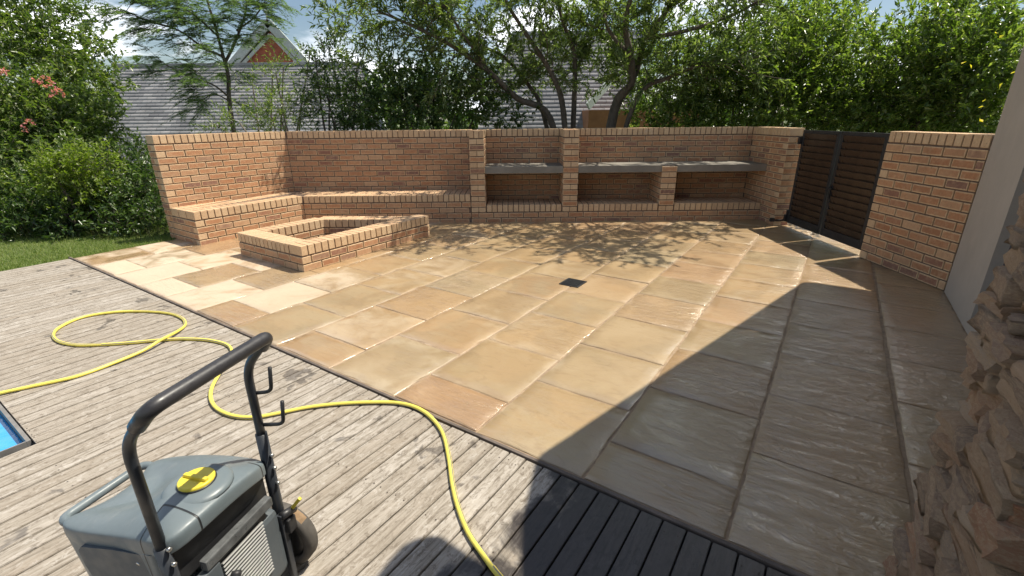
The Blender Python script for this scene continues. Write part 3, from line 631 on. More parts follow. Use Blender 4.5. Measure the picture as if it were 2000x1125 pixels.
me.polygons.foreach_set('material_index', np.array([1 if ((j-int(i/60)) % 12) in (1, 7) else 0 for i in range(len(path)-1) for j in range(12)], dtype=np.int32)); me.polygons.foreach_set('use_smooth', [True]*len(me.polygons))
ho = link('garden_hose', me); tag(ho, 'yellow garden hose with grey stripe looping across the timber deck', 'hose')

# ================================================================== PRESSURE WASHER (local x across, y towards its front, z up)
O_ = np.array([-.847, 1.075]); pwash = empty('pressure_washer', (O_[0], O_[1], -.004), math.radians(75.12), 'grey pressure washer with yellow cap and dark push handle on the deck', 'pressure washer')
HW = .181
def rounded(pts, r, n=6):
    P = [np.array(p, float) for p in pts]; out = [P[0]]
    for i in range(1, len(P)-1):
        a = P[i-1]-P[i]; c = P[i+1]-P[i]; la, lc = np.linalg.norm(a), np.linalg.norm(c); k = min(r, la*.48, lc*.48)
        p0, p2 = P[i]+a/la*k, P[i]+c/lc*k
        for s in np.linspace(0, 1, n): out.append((1-s)**2*p0+2*s*(1-s)*P[i]+s*s*p2)
    return np.array(out+[P[-1]])
hand = rounded([(-HW, 0, .45), (-HW, 0, .835), (-HW, -.105, .945), (HW-.005, -.108, .955), (HW, 0, .835), (HW, 0, .45)], .055, 8)
p_handle = Tubes().caps(hand, .0132, 14).build('handle', M_tube, pwash)
gp_ = rounded([(-HW, -.055, .893), (-HW, -.105, .945), (HW-.005, -.108, .955), (HW-.001, -.075, .915)], .06, 9)
Tubes().caps(gp_, .0188, 16).build('grip', M_foam, p_handle)
for s in (-1, 1):
    p_sock = Tubes().caps([(s*HW, 0, .10), (s*HW, 0, .33), (s*HW, 0, .52 if s < 0 else .60)], .0178, 12).build('upright_socket', M_tube, pwash)
    for z in (.47, .52, .41): Tubes().caps([(s*HW, -.019, z), (s*HW, -.028, z)], .006, 8).build('bolt', M_steel, p_sock)
for z, y1 in ((.63, -.075), (.745, -.055)):
    Tubes().caps(rounded([(HW+.004, 0, z), (HW+.02, y1, z+.005), (HW+.02, y1-.012, z+.09)], .02, 6), .006, 8).build('hook', M_black, p_handle)
# hood
def loft(levels, name, m, cap=True, sub=2, crease=0.):
    bm = bmesh.new(); rings = [[bm.verts.new(p) for p in L] for L in levels]; n = len(rings[0])
    for a, b_ in zip(rings, rings[1:]):
        for i in range(n): bm.faces.new((a[i], a[(i+1) % n], b_[(i+1) % n], b_[i]))
    bm.faces.new(rings[-1]); bm.faces.new(rings[0][::-1])
    o = bm_obj(name, bm, m, pwash, True); md = o.modifiers.new('sub', 'SUBSURF'); md.levels = md.render_levels = sub
    return o
top = [(-.195, -.035, .548), (-.10, -.040, .550), (.06, -.040, .548), (.165, -.030, .515), (.186, .06, .494), (.186, .20, .482), (.162, .35, .466), (.128, .455, .448), (.07, .385, .455), (-.07, .385, .455), (-.135, .475, .446), (-.168, .38, .463), (-.165, .20, .490), (-.178, .07, .522)]
def lev(dz, k, z=None, cx=0., cy=.19, ymin=-1): return [((p[0]-cx)*k+cx, max(ymin, (p[1]-cy)*k+cy), (p[2]+dz) if z is None else z) for p in top]
Y0 = .03
p_hood = loft([lev(0, .88, .14, ymin=Y0), lev(0, .92, .16, ymin=Y0), lev(0, .955, .24, ymin=Y0), lev(0, .975, .33, ymin=Y0), lev(-.062, .99, ymin=Y0), lev(-.053, .993, ymin=Y0), lev(-.051, .994, ymin=-.025), lev(-.049, .997), lev(-.040, 1.0), lev(-.016, 1.0), lev(-.006, .992), lev(-.001, .975), lev(.004, .93), lev(.013, .80), lev(.019, .6), lev(.020, .25)], 'hood', M_hood)
# raised tank shoulder round the cap
def ringpts(c, r, z, n=14, e=1.): return [(c[0]+r*math.cos(a)*e, c[1]+r*math.sin(a), z) for a in np.arange(n)*2*math.pi/n]
cp = (-.012, .055)
loft([ringpts(cp, .100, .54), ringpts(cp, .092, .556), ringpts(cp, .082, .564), ringpts(cp, .064, .5675), ringpts(cp, .050, .568)], 'tank_shoulder', M_hood, sub=1).parent = p_hood
loft([ringpts(cp, .049, .560, 20), ringpts(cp, .052, .5715, 20), ringpts(cp, .047, .573, 20)], 'cap_ring', M_black, sub=1).parent = p_hood
p_cap = loft([ringpts(cp, .046, .563, 20), ringpts(cp, .047, .578, 20), ringpts(cp, .044, .581, 20), ringpts(cp, .038, .579, 20), ringpts(cp, .02, .579, 20)], 'filler_cap', M_yel, sub=0)
o = boxo('cap_grip', (cp[0], cp[1], .583), (.013, .080, .012), M_yel, p_cap, .004)
# front carrying grip
Tubes().caps(rounded([(-.125, .40, .432), (-.128, .468, .436), (.12, .462, .436), (.12, .40, .432)], .03, 6), .014, 10).build('front_grip', M_hood, pwash)
bm = bmesh.new(); prof = [(.075, .462), (.20, .448), (.325, .424), (.342, .405), (.338, .35), (.318, .28), (.30, .19), (.06, .19)]
va = [bm.verts.new((-.150, d_, z_)) for d_, z_ in prof]; vb = [bm.verts.new((-.1745-.006*(.2-d_ if d_ < .2 else 0), d_, z_)) for d_, z_ in prof]; nn = len(prof)
bm.faces.new(va[::-1]); ft = bm.faces.new(vb); [bm.faces.new((va[i], va[(i+1) % nn], vb[(i+1) % nn], vb[i])) for i in range(nn)]
bmesh.ops.inset_region(bm, faces=[ft], thickness=.012, depth=-.006); bm_obj('shaded_recess_panel', bm, M_hood2, pwash)  # dark plate: the shading of a side recess put into its colour
for y_, z_ in ((.10, .24), (.32, .24), (.12, .42)): Tubes().caps([(-.165, y_, z_), (-.176, y_, z_)], .006, 8).build('bolt', M_steel, pwash)
# body below the hood
boxo('lower_body', (0, .14, .20), (.31, .33, .26), M_hood2, pwash, .02)
boxo('recess', (-.01, .018, .43), (.33, .03, .13), M_black, pwash, .005)
boxo('rear_panel', (.01, -.022, .382), (.25, .026, .034), plain('scuffed_panel', (.11, .115, .118), .36, var=.45, scale=22), pwash, .005)
boxo('panel_frame', (-.105, -.02, .23), (.06, .025, .26), M_hood2, pwash, .004); boxo('grille_back', (.02, -.012, .23), (.19, .012, .26), M_black, pwash, .003)
bm = bmesh.new(); add_box(bm, (0, 0, 0), (.155, .016, .0052), None, .0012); meg = bpy.data.meshes.new('louvre'); bm.to_mesh(meg); bm.free(); meg.materials.append(plain('louvre_grey', (.33, .33, .32), .5))
for k in range(16): o = link('louvre', meg, None, pwash); o.location = (.008, -.026, .14+.0132*k); o.rotation_euler = (math.radians(-35), 0, 0)
# wheels
for s in (-1, 1):
    R_ = .128; xw = s*.225; yw = .045
    for nm, r0, r1, wdt, mm in (('wheel', .02, .098, .034, M_black), ('tyre', .098, R_, .05, M_tyre)):
        prof = [(-wdt/2, r0), (-wdt/2, r1-.008), (-wdt/2+.01, r1), (wdt/2-.01, r1), (wdt/2, r1-.008), (wdt/2, r0)]
        Vw = []; Fw = []; n = 36; kp = len(prof)
        for i in range(n):
            a = 2*math.pi*i/n
            for px_, rr in prof: Vw.append((xw+px_, yw+rr*math.cos(a), R_+rr*math.sin(a)))
        for i in range(n):
            for j in range(kp): a0 = i*kp+j; a1 = i*kp+(j+1) % kp; b0 = ((i+1) % n)*kp+j; b1 = ((i+1) % n)*kp+(j+1) % kp; Fw.append((a0, a1, b1, b0))
        me = mesh_np(nm, np.array(Vw), np.array(Fw)); wo = link(nm, me, mm, pwash if nm == 'wheel' else wo)
        if nm == 'tyre' and s > 0:
            me.materials.append(M_mud); me.polygons.foreach_set('material_index', np.array([1 if (j == 2 and 10 < i < 14) else 0 for i in range(n) for j in range(kp)], dtype=np.int32))
        me.polygons.foreach_set('use_smooth', [True]*len(me.polygons))
Tubes().caps([(-.24, .045, .135), (.24, .045, .135)], .012, 10).build('axle', M_steel, pwash)
boxo('valve_block', (.185, -.03, .235), (.035, .03, .055), M_black, pwash, .004)
Tubes().caps([(.16, -.03, .29), (.215, -.03, .27)], .014, 10).build('outlet', M_black, pwash)
boxo('lever', (.205, -.052, .305), (.012, .075, .012), M_yel, pwash, .004, Matrix.Rotation(math.radians(-52), 3, 'X'))
boxo('bracket', (.165, -.02, .14), (.02, .02, .3), M_tube, pwash, .003)
hs_ = np.array([(-.05, -.05, .30+.0)]+[(-.05-.02*i, -.05-.008*i, .30-.025*i) for i in range(1, 9)])
Tubes().caps(spline(hs_, 4), np.array([.013+.002*((i % 2)) for i in range(len(spline(hs_, 4)))]), 10).build('corrugated_hose', M_black, pwash)
Tubes().caps(spline([(-.16, .33, .22), (-.24, .40, .20), (-.26, .47, .10), (-.20, .50, .012), (-.05, .56, .012), (-.12, .64, .012), (-.30, .60, .012)], 8), .009, 8).build('power_cable', M_black, pwash)
Tubes().caps(spline([(-.15, .30, .20), (-.22, .38, .23), (-.25, .46, .14), (-.22, .52, .012)], 8), .009, 8).build('power_cable', M_black, pwash)

# ================================================================== NEIGHBOURING HOUSES
def shingles(parent, A, B, C, n_c, tile, rr):
    """lapped courses on the roof plane: A eave-left, B eave-right, C vector from eave to ridge; verge shift via rr"""
    A, B, C = (np.array(a, float) for a in (A, B, C)); d = B-A; Ln = np.linalg.norm(d); d /= Ln; nrm = np.cross(d, C); nrm /= np.linalg.norm(nrm); nrm *= 1 if nrm[2] > 0 else -1
    Vs, Fs = [], []; st = C/n_c
    for i in range(n_c):
        x0 = rr[0]*i/n_c; x1 = Ln-rr[1]*i/n_c; s = x0-(tile/2 if i % 2 else 0)
        while s < x1:
            a, b_ = max(s+.004, x0), min(s+tile-.004, x1)
            if b_-a > .02:
                lift = .013+random.uniform(-.003, .003); p = A+st*i; k = len(Vs)
                Vs += [p+d*a+nrm*lift, p+d*b_+nrm*lift, p+d*b_+st*1.08, p+d*a+st*1.08, p+d*a-nrm*.002, p+d*b_-nrm*.002]
                Fs += [(k, k+1, k+2, k+3), (k+4, k+5, k+1, k)]
            s += tile
    o = link('shingles', mesh_np('shingles', np.array(Vs), np.array(Fs)), M_roof, parent); o['kind'] = 'stuff'; return o
def bar3(name, a, b_, w, h_, m, parent):
    a, b_ = Vector(a), Vector(b_); d = b_-a; L = d.length; q = d.to_track_quat('X', 'Z').to_matrix()
    return boxo(name, (a+b_)/2, (L, w, h_), m, parent, .004, q)
nh = empty('neighbour_house', (-8, 17, 0), 0, 'low neighbour house with broad grey shingle roof behind the left wall', 'house'); nh.location = (0, 0, 0)
ridL, ridR = at(222, 130, 19.0), at(708, 122, 19.0); eavL, eavR = at(176, 330, 15.6), at(772, 322, 15.6)
ridL[2] = ridR[2] = (ridL[2]+ridR[2])/2; eavL[2] = eavR[2] = min(eavL[2], eavR[2])
C_ = (ridL-eavL); dx_ = (eavR-eavL)/np.linalg.norm(eavR-eavL)
sl = np.dot(C_, dx_); Cn = C_-dx_*sl
shingles(nh, eavL, eavR, Cn, 30, .32, (sl, np.linalg.norm(eavR-eavL)-sl-np.linalg.norm(ridR-ridL)))
bm = bmesh.new(); bk = np.array([0, 3.4, -(ridL[2]-eavL[2])])
for fsz in ((eavL, eavR, ridR, ridL), (ridL, ridR, ridR+bk, ridL+bk)): bm.faces.new([bm.verts.new(p-np.array([0, 0, .05])) for p in fsz])
bm_obj('roof_deck', bm, M_roof, nh)
bar3('ridge_cap', ridL, ridR, .22, .10, M_roof, nh); bar3('barge_board', eavR+np.array([.05, 0, .02]), ridR+np.array([.05, 0, .02]), .06, .24, M_board, nh)
bm = bmesh.new(); add_prism(bm, [(eavL[0]+.4, eavL[1]+.4), (eavR[0]-.3, eavR[1]+.4), (eavR[0]-.3, ridR[1]+3), (eavL[0]+.4, ridR[1]+3)], -.4, eavL[2]+.25); bm_obj('wall', bm, M_rbrick, nh)
# gabled wing behind the ridge
YG = 21.5; ap, gl, gr = at(523, 44, YG), at(440, 140, YG), at(612, 140, YG)
gl[2] = gr[2] = min(gl[2], gr[2]); bm = bmesh.new()
add = np.array([ap[0], ap[1], 0])/np.hypot(ap[0], ap[1])*6.; tri = [ap-np.array([0, 0, .25]), gl+np.array([.25, 0, 0]), gr-np.array([.25, 0, 0])]
a = [bm.verts.new(p+np.array([0, .15, 0])) for p in tri]; b2 = [bm.verts.new(p+add) for p in tri]; bm.faces.new(a); bm.faces.new(b2[::-1])
for i in range(3): bm.faces.new((a[i], b2[i], b2[(i+1) % 3], a[(i+1) % 3]))
wg = bm_obj('gable_wall', bm, M_rbrick, nh)
for e_, sg in ((gl, 1), (gr, -1)):
    q = e_+(e_-ap)*.25; bar3('barge_board', ap, q, .10, .32, M_board, nh); bar3('inner_board', ap-np.array([0, -.05, .42]), q-np.array([-.32*sg, -.05, 0]), .06, .12, M_board, nh)
    bm = bmesh.new(); off_ = np.array([0, 0, .16]); bm.faces.new([bm.verts.new(p) for p in (ap+off_, q+off_, q+off_+add, ap+off_+add)]); bm_obj('wing_roof', bm, M_roof, nh)
Tubes().caps([ap+np.array([0, 0, .1]), ap+np.array([0, 0, .32])], .035, 8).build('finial', M_board, nh)
bm = bmesh.new(); bmesh.ops.create_icosphere(bm, subdivisions=2, radius=.085, matrix=Matrix.Translation(Vector(ap+np.array([0, 0, .38])))); bm_obj('finial_ball', bm, M_board, nh)
# second neighbour house seen through the tree
n2 = empty('neighbour_house', (3, 15, 0), 0, 'neighbour house with steep grey roof seen through the multi-stemmed tree', 'house'); n2.location = (0, 0, 0)
r2L, r2R = at(1000, 88, 17.5), at(1262, 40, 17.5); r2L[2] = r2R[2] = (r2L[2]+r2R[2])/2
e2L, e2R = at(925, 275, 14.6), at(1225, 275, 14.6); e2L[2] = e2R[2] = min(e2L[2], e2R[2])
C_ = r2L-e2L; dx_ = (e2R-e2L)/np.linalg.norm(e2R-e2L); sl = np.dot(C_, dx_); shingles(n2, e2L, e2R, C_-dx_*sl, 28, .32, (sl, np.linalg.norm(e2R-e2L)-sl-np.linalg.norm(r2R-r2L)))
bm = bmesh.new(); bm.faces.new([bm.verts.new(p-np.array([0, 0, .05])) for p in (e2L, e2R, r2R, r2L)]); bm_obj('roof_deck', bm, M_roof, n2)
bar3('ridge_cap', r2L, r2R, .22, .1, M_roof, n2); bar3('barge_board', e2R, r2R, .08, .26, M_board, n2); bar3('barge_board', at(1148, 208, 13.8), at(1200, 150, 14.4), .06, .20, M_board, n2)
pA, pB2 = at(1150, 215, 14.0), at(1195, 215, 14.0)
bm = bmesh.new(); add_prism(bm, [(pA[0], 14.0), (pA[0]+3.2, 14.2), (pA[0]+3.2, 19), (pA[0], 19)], -.4, pA[2]); bm_obj('wall', bm, M_obrick, n2)

# ================================================================== VEGETATION
def leaves(name, base, ax, L, Wd, m, parent, fold=.25, droop=.15):
    n = len(base); ax = ax/(np.linalg.norm(ax, axis=1)[:, None]+1e-9)
    up = np.array([0, 0, 1.])+rng.normal(0, .55, (n, 3)); sd = np.cross(ax, up); sd /= np.linalg.norm(sd, axis=1)[:, None]+1e-9; nr = np.cross(sd, ax)
    L = L[:, None]; Wd = Wd[:, None]; mid = base+ax*L*.42
    Vv = np.stack([base, mid+sd*Wd/2+nr*Wd*fold, base+ax*L-nr*L*droop, mid-sd*Wd/2+nr*Wd*fold], 1).reshape(-1, 3)
    i = np.arange(n)[:, None]*4; F = np.concatenate([i+np.array([0, 1, 2]), i+np.array([0, 2, 3])], 1).reshape(-1, 3)
    return link(name, mesh_np(name, Vv, F), m, parent)
class Crown:
    def __init__(s): s.b, s.a, s.l, s.w, s.tw = [], [], [], [], []
    def twigs(s, C, D, n, tl, ll, lw, spread=.9, droop=.0, pinnate=False):
        """n leaves along a twig of length tl from each point C in direction D"""
        k = len(C); D = D/(np.linalg.norm(D, axis=1)[:, None]+1e-9); tl = tl*rng.uniform(.6, 1.3, k)
        tt = np.tile(np.linspace(.12, 1., n), (k, 1))+rng.normal(0, .02, (k, n))
        P = C[:, None]+D[:, None]*(tl[:, None]*tt)[..., None]; P[..., 2] -= droop*(tl[:, None]*tt)**2/ tl[:, None]
        if pinnate:
            sd = np.cross(D, [0, 0, 1.])+1e-6; sd /= np.linalg.norm(sd, axis=1)[:, None]; sg = np.where(np.arange(n) % 2, 1., -1.)[None, :, None]
            A = sd[:, None]*sg*1.+D[:, None]*.55+rng.normal(0, .12, (k, n, 3))
        else: A = D[:, None]*.8+rng.normal(0, spread, (k, n, 3))*.75
        s.b.append(P.reshape(-1, 3)); s.a.append(A.reshape(-1, 3)); m_ = k*n
        s.l.append(ll*rng.uniform(.6, 1.25, m_)); s.w.append(lw*rng.uniform(.7, 1.25, m_)); s.tw.append((C, C+D*tl[:, None]))
    def lump(s, c, r, nt, **kw):
        """nt twigs in an ellipsoid, most near its surface"""
        v = rng.normal(size=(nt, 3)); v /= np.linalg.norm(v, axis=1)[:, None]; q = rng.random(nt)**.45
        C = np.array(c)+v*q[:, None]*np.array(r)*(1+rng.normal(0, .12, nt))[:, None]; D = v*.8+rng.normal(0, .5, (nt, 3))+np.array([0, 0, .35]); s.twigs(C, D, **kw); return s
    def build(s, m, parent, stem_m=None, fold=.25, droop=.15):
        b = np.concatenate(s.b); o = leaves('crown', b, np.concatenate(s.a), np.concatenate(s.l), np.concatenate(s.w), m, parent, fold, droop)
        if stem_m:
            A = np.concatenate([x[0] for x in s.tw]); B = np.concatenate([x[1] for x in s.tw]); k = len(A); d = B-A; d /= np.linalg.norm(d, axis=1)[:, None]+1e-9
            x = np.cross(d, [.3, .2, .9]); x /= np.linalg.norm(x, axis=1)[:, None]+1e-9; y = np.cross(d, x); r0 = .0035
            Vv = np.stack([A+x*r0, A-x*r0*.5+y*r0*.87, A-x*r0*.5-y*r0*.87, B], 1).reshape(-1, 3); i = np.arange(k)[:, None]*4
            F = np.concatenate([i+np.array(f) for f in ((0, 1, 3), (1, 2, 3), (2, 0, 3))], 1).reshape(-1, 3); tw = link('twigs', mesh_np('twigs', Vv, F), stem_m, parent); tw['kind'] = 'stuff'
        return o
BK = bark_mat('grey_brown_bark', (.055, .042, .032), (.16, .13, .10)); BK2 = bark_mat('pale_twig_bark', (.14, .11, .08), (.26, .22, .17))
LM_main = leaf_mat('tree_leaf', [(.07, .105, .034), (.11, .155, .052), (.16, .21, .08), (.28, .32, .18)], .45, .28)
LM_dark = leaf_mat('dark_shrub_leaf', [(.03, .06, .018), (.05, .09, .026), (.075, .125, .035), (.14, .19, .07)], .34, .28)
LM_hedge = leaf_mat('hedge_leaf', [(.065, .105, .024), (.105, .16, .038), (.16, .22, .06), (.30, .34, .13)], .46, .29)
LM_lime = leaf_mat('lime_leaf', [(.10, .15, .02), (.16, .22, .03), (.22, .27, .05)], .42, .45)
LM_feath = leaf_mat('feathery_leaf', [(.09, .14, .075), (.13, .19, .10), (.18, .24, .14)], .45, .35)
LM_left = leaf_mat('left_shrub_leaf', [(.055, .09, .022), (.085, .135, .034), (.13, .18, .055), (.25, .28, .11)], .42, .32)
LM_pink = leaf_mat('pink_petals', [(.58, .16, .20), (.68, .26, .30), (.74, .40, .42)], .3, .6)
LM_yell = leaf_mat('yellow_leaf', [(.70, .52, .05), (.80, .66, .10)], .4, .5)
def limb(T, pts, r0, r1, n=5, sides=8):
    P = spline(pts, n); T.add(P, np.linspace(r0, r1, len(P)), sides); return P
def subbranches(T, P, n, lo, ln, r, bias, jit=.5, frac=.35):
    """n side branches from the outer part of a limb path; returns their tip-wards sample points and directions"""
    out_c, out_d = [], []
    for _ in range(n):
        i = int(rng.integers(int(len(P)*frac), len(P)-1)); d = P[min(i+1, len(P)-1)]-P[i]; d /= np.linalg.norm(d)+1e-9
        dd = d*.5+rng.normal(0, jit, 3)+np.array(bias); dd /= np.linalg.norm(dd); L = ln*rng.uniform(.5, 1.3)
        p0 = P[i]; p1 = p0+dd*L*.5+rng.normal(0, .05, 3); p2 = p0+dd*L+rng.normal(0, .1, 3)-np.array([0, 0, .08*L]); Q = spline([p0, p1, p2], 4); T.add(Q, np.linspace(r, r*.25, len(Q)), 5)
        k = int(lo); s_ = rng.uniform(.3, 1., k); C = np.array([Q[int(x*(len(Q)-1))] for x in s_]); out_c.append(C); out_d.append(np.tile(dd, (k, 1))+rng.normal(0, .55, (k, 3))+np.array([0, 0, .1]))
    return np.concatenate(out_c), np.concatenate(out_d)
def base_pt(px, Y): p = at(px, 250, Y); return np.array([p[0], Y, -.05])

# --- multi-stemmed tree leaning left, behind the counter
tr = empty('multi_stem_tree', tuple(base_pt(1108, 9.0)), 0, 'multi-stemmed tree with narrow leaves spreading left over the counter wall', 'tree'); o0 = np.array(tr.location); tr.location = (0, 0, 0)
T = Tubes(); cr = Crown(); bse = base_pt(1110, 9.0)
LIMBS = [([bse, at(1075, 232, 9.0), at(1010, 192, 8.9), at(955, 140, 8.8), at(880, 88, 8.6), at(800, 48, 8.5), at(735, 20, 8.5)], .085, .018, 13),
         ([bse+np.array([-.05, .1, 0]), at(1062, 225, 9.3), at(1035, 170, 9.4), at(985, 112, 9.4), at(915, 78, 9.3), at(850, 30, 9.2), at(812, -20, 9.2)], .06, .015, 10),
         ([bse+np.array([.05, 0, 0]), at(1100, 215, 9.0), at(1075, 140, 9.0), at(1030, 70, 8.9), at(990, 5, 8.8), at(960, -70, 8.7)], .075, .02, 10),
         ([bse+np.array([.08, .1, 0]), at(1122, 180, 9.2), at(1120, 100, 9.2), at(1095, 30, 9.1), at(1080, -60, 9.0)], .07, .02, 10),
         ([at(955, 140, 8.8), at(900, 60, 8.6), at(860, 0, 8.5), at(830, -60, 8.4)], .035, .012, 6)]
for pts, r0, r1, ns in LIMBS:
    P = limb(T, pts, r0*.8, r1*.8); C, D = subbranches(T, P, int(ns*1.7), 8, .75, .010, (-.15, -.1, .12), frac=.36); cr.twigs(C, D, 14, .30, .115, .026, spread=.55)
# boughs reaching over the patio, above the picture
for tip, mid in (((1.0, 6.6, 4.0), (1.0, 8.0, 3.4)), ((1.9, 7.1, 4.1), (1.4, 8.2, 3.6)), ((.2, 7.4, 3.9), (.5, 8.3, 3.5)), ((.6, 6.95, 3.9), (.7, 8.2, 3.5)), ((1.5, 7.6, 4.2), (1.2, 8.4, 3.6))):
    P = limb(T, [at(1080, -40, 9.0), np.array(mid), np.array(tip)], .03, .01); C, D = subbranches(T, P, 4, 6, .7, .010, (0, -.1, .05), frac=.5); cr.twigs(C, D, 13, .30, .11, .026, spread=.6)
    cr.lump(tip, (.62, .50, .30), 62, n=12, tl=.30, ll=.11, lw=.030, spread=.6)
for px_, py_, Y, r in ((700, 55, 8.6, .5), (770, 30, 8.7, .5), (830, 80, 8.8, .42), (900, 35, 8.9, .5), (960, 80, 9.2, .42), (1040, 40, 9.1, .5), (1100, 105, 9.4, .42), (1055, 160, 9.5, .36), (985, 175, 9.5, .34), (1150, 150, 9.5, .36), (740, 110, 8.7, .34), (1010, 115, 9.4, .36), (1120, 60, 9.5, .5), (1180, 105, 9.6, .42), (1240, 150, 9.6, .36), (870, 20, 8.8, .5), (960, 20, 9., .45), (1090, 20, 9.2, .5), (940, 130, 9.5, .34), (660, 20, 8.7, .35)):
    cr.lump(at(px_, py_, Y), (r*1.2, r, r*.7), 42, n=13, tl=.30, ll=.11, lw=.025, spread=.55)
T.build('trunk', BK, tr); cr.build(LM_main, tr, BK)
# --- second tree, right of it
tr = empty('multi_stem_tree', (0, 0, 0), 0, 'dense multi-stemmed tree with thick leaning trunk right of the lighter one', 'tree')
T = Tubes(); cr = Crown(); bse = base_pt(1178, 8.9)
LIMBS = [([bse, at(1200, 215, 8.9), at(1232, 165, 8.8), at(1232, 110, 8.7), at(1222, 50, 8.6), at(1240, -40, 8.5)], .10, .03, 10),
         ([at(1215, 190, 8.85), at(1243, 140, 8.9), at(1262, 75, 8.9), at(1300, 25, 8.9), at(1330, -30, 8.8)], .06, .02, 10),
         ([bse+np.array([.12, 0, 0]), at(1240, 200, 8.7), at(1310, 150, 8.6), at(1400, 120, 8.5), at(1500, 110, 8.3)], .05, .015, 12),
         ([at(1232, 110, 8.7), at(1190, 60, 8.8), at(1170, 0, 8.8), at(1140, -50, 8.8)], .04, .015, 8),
         ([at(1262, 75, 8.9), at(1340, 60, 8.7), at(1430, 30, 8.6), at(1500, -10, 8.4)], .04, .014, 10)]
for pts, r0, r1, ns in LIMBS:
    P = limb(T, pts, r0, r1); C, D = subbranches(T, P, int(ns*1.4), 9, .75, .010, (.05, -.1, .10), frac=.33); cr.twigs(C, D, 14, .30, .115, .028, spread=.6)
for tip, mid in (((3.2, 6.7, 4.2), (2.7, 8.0, 3.4)), ((4.1, 7.0, 4.3), (3.4, 8.2, 3.6)), ((2.6, 7.2, 4.0), (2.6, 8.2, 3.4)), ((4.6, 7.3, 4.2), (3.8, 8.3, 3.5)), ((3.5, 6.1, 4.1), (3.0, 7.6, 3.6)), ((2.7, 6.3, 4.1), (2.6, 7.6, 3.5))):
    P = limb(T, [at(1260, -30, 8.7), np.array(mid), np.array(tip)], .03, .01); C, D = subbranches(T, P, 4, 6, .7, .010, (0, -.1, .05), frac=.5); cr.twigs(C, D, 13, .30, .11, .03, spread=.6)
    cr.lump(tip, (.60, .50, .28), 62, n=12, tl=.30, ll=.11, lw=.032, spread=.6)
for px_, py_, Y, r in ((1330, 120, 8.9, .5), (1400, 170, 8.8, .5), (1320, 190, 9.0, .45), (1460, 60, 8.8, .55), (1290, 60, 9.2, .5), (1400, 90, 9.1, .6), (1200, 30, 9.3, .45), (1150, 60, 9.4, .4)):
    cr.lump(at(px_, py_, Y), (r*1.15, r, r*.75), 60, n=13, tl=.30, ll=.115, lw=.026, spread=.6)
T.build('trunk', BK, tr); cr.build(LM_main, tr, BK)
# --- shrubs: list of lumps each
def shrub(name, label, cat, lumps, lm, leaf, nleaf=12, stems=None, group=None, bark=BK, spread=.8, tl=.24, dens=1.):
    g = empty(name, (0, 0, 0), 0, label, cat, group); cr = Crown(); T = Tubes()
    for c, r, nt in lumps: cr.lump(c, r, int(nt*dens), n=nleaf, tl=tl, ll=leaf[0], lw=leaf[1], spread=spread)
    b0 = np.array(lumps[0][0]); root = np.array([b0[0], b0[1], -.05]) if stems is None else np.array(stems)
    for c, r, nt in lumps:
        c = np.array(c); k = rng.normal(0, .05, 3); k[2] = 0; T.add(spline([root+k, (root+c)/2+rng.normal(0, .08, 3), c+rng.normal(0, .1, 3)], 4), np.linspace(.028, .010, 9), 6)
    T.build('trunk', bark, g); cr.build(lm, g, bark); return g
def L_(px, py, Y, r, nt, a=1.15, b=1., c=.85): return (at(px, py, Y), (r*a, r*b, r*c), nt)
# dark shrub behind the bench wall
shrub('dense_shrub', 'dense dark glossy shrub just behind the middle of the bench wall', 'shrub', [L_(830, 190, 8.9, .55, 150), L_(780, 215, 8.8, .5, 120), L_(900, 205, 8.8, .5, 130), L_(760, 160, 9.1, .4, 80), L_(850, 145, 9.1, .42, 80), L_(940, 180, 9.2, .42, 80), L_(720, 225, 8.8, .4, 80), L_(985, 225, 9.0, .35, 50)], LM_dark, (.085, .040))
shrub('upright_shrub', 'tall upright shrub with reddish tips in front of the roof edge', 'shrub', [L_(650, 215, 8.9, .42, 100), L_(645, 165, 9.0, .36, 70), L_(640, 115, 9.1, .24, 40, .8, .8, 1.2), L_(690, 195, 9.0, .36, 70), L_(655, 85, 9.1, .12, 14, .6, .6, 1.6), L_(615, 130, 9.0, .16, 18), L_(690, 130, 9.1, .2, 26), L_(700, 235, 8.8, .35, 60)], LM_dark, (.07, .026), tl=.28)
shrub('flowering_shrub', 'light green shrub with thin stems over the bench wall, below the feathery tree', 'shrub', [L_(560, 225, 8.8, .32, 60), L_(520, 235, 8.9, .3, 50), L_(470, 238, 9.0, .3, 44), L_(585, 205, 9.0, .26, 34), L_(540, 195, 9.1, .2, 20), L_(430, 245, 9.3, .2, 24)], LM_hedge, (.06, .020), tl=.3, bark=BK2)
sg = shrub('thin_shrub', 'sparse leafy sapling on bare pale twigs before the gable', 'shrub', [L_(545, 128, 9.6, .22, 20), L_(520, 150, 9.6, .26, 22), L_(480, 170, 9.7, .2, 12), L_(595, 112, 9.7, .2, 18), L_(550, 150, 9.6, .2, 14)], LM_hedge, (.055, .02), stems=tuple(base_pt(525, 9.6)), bark=BK2)
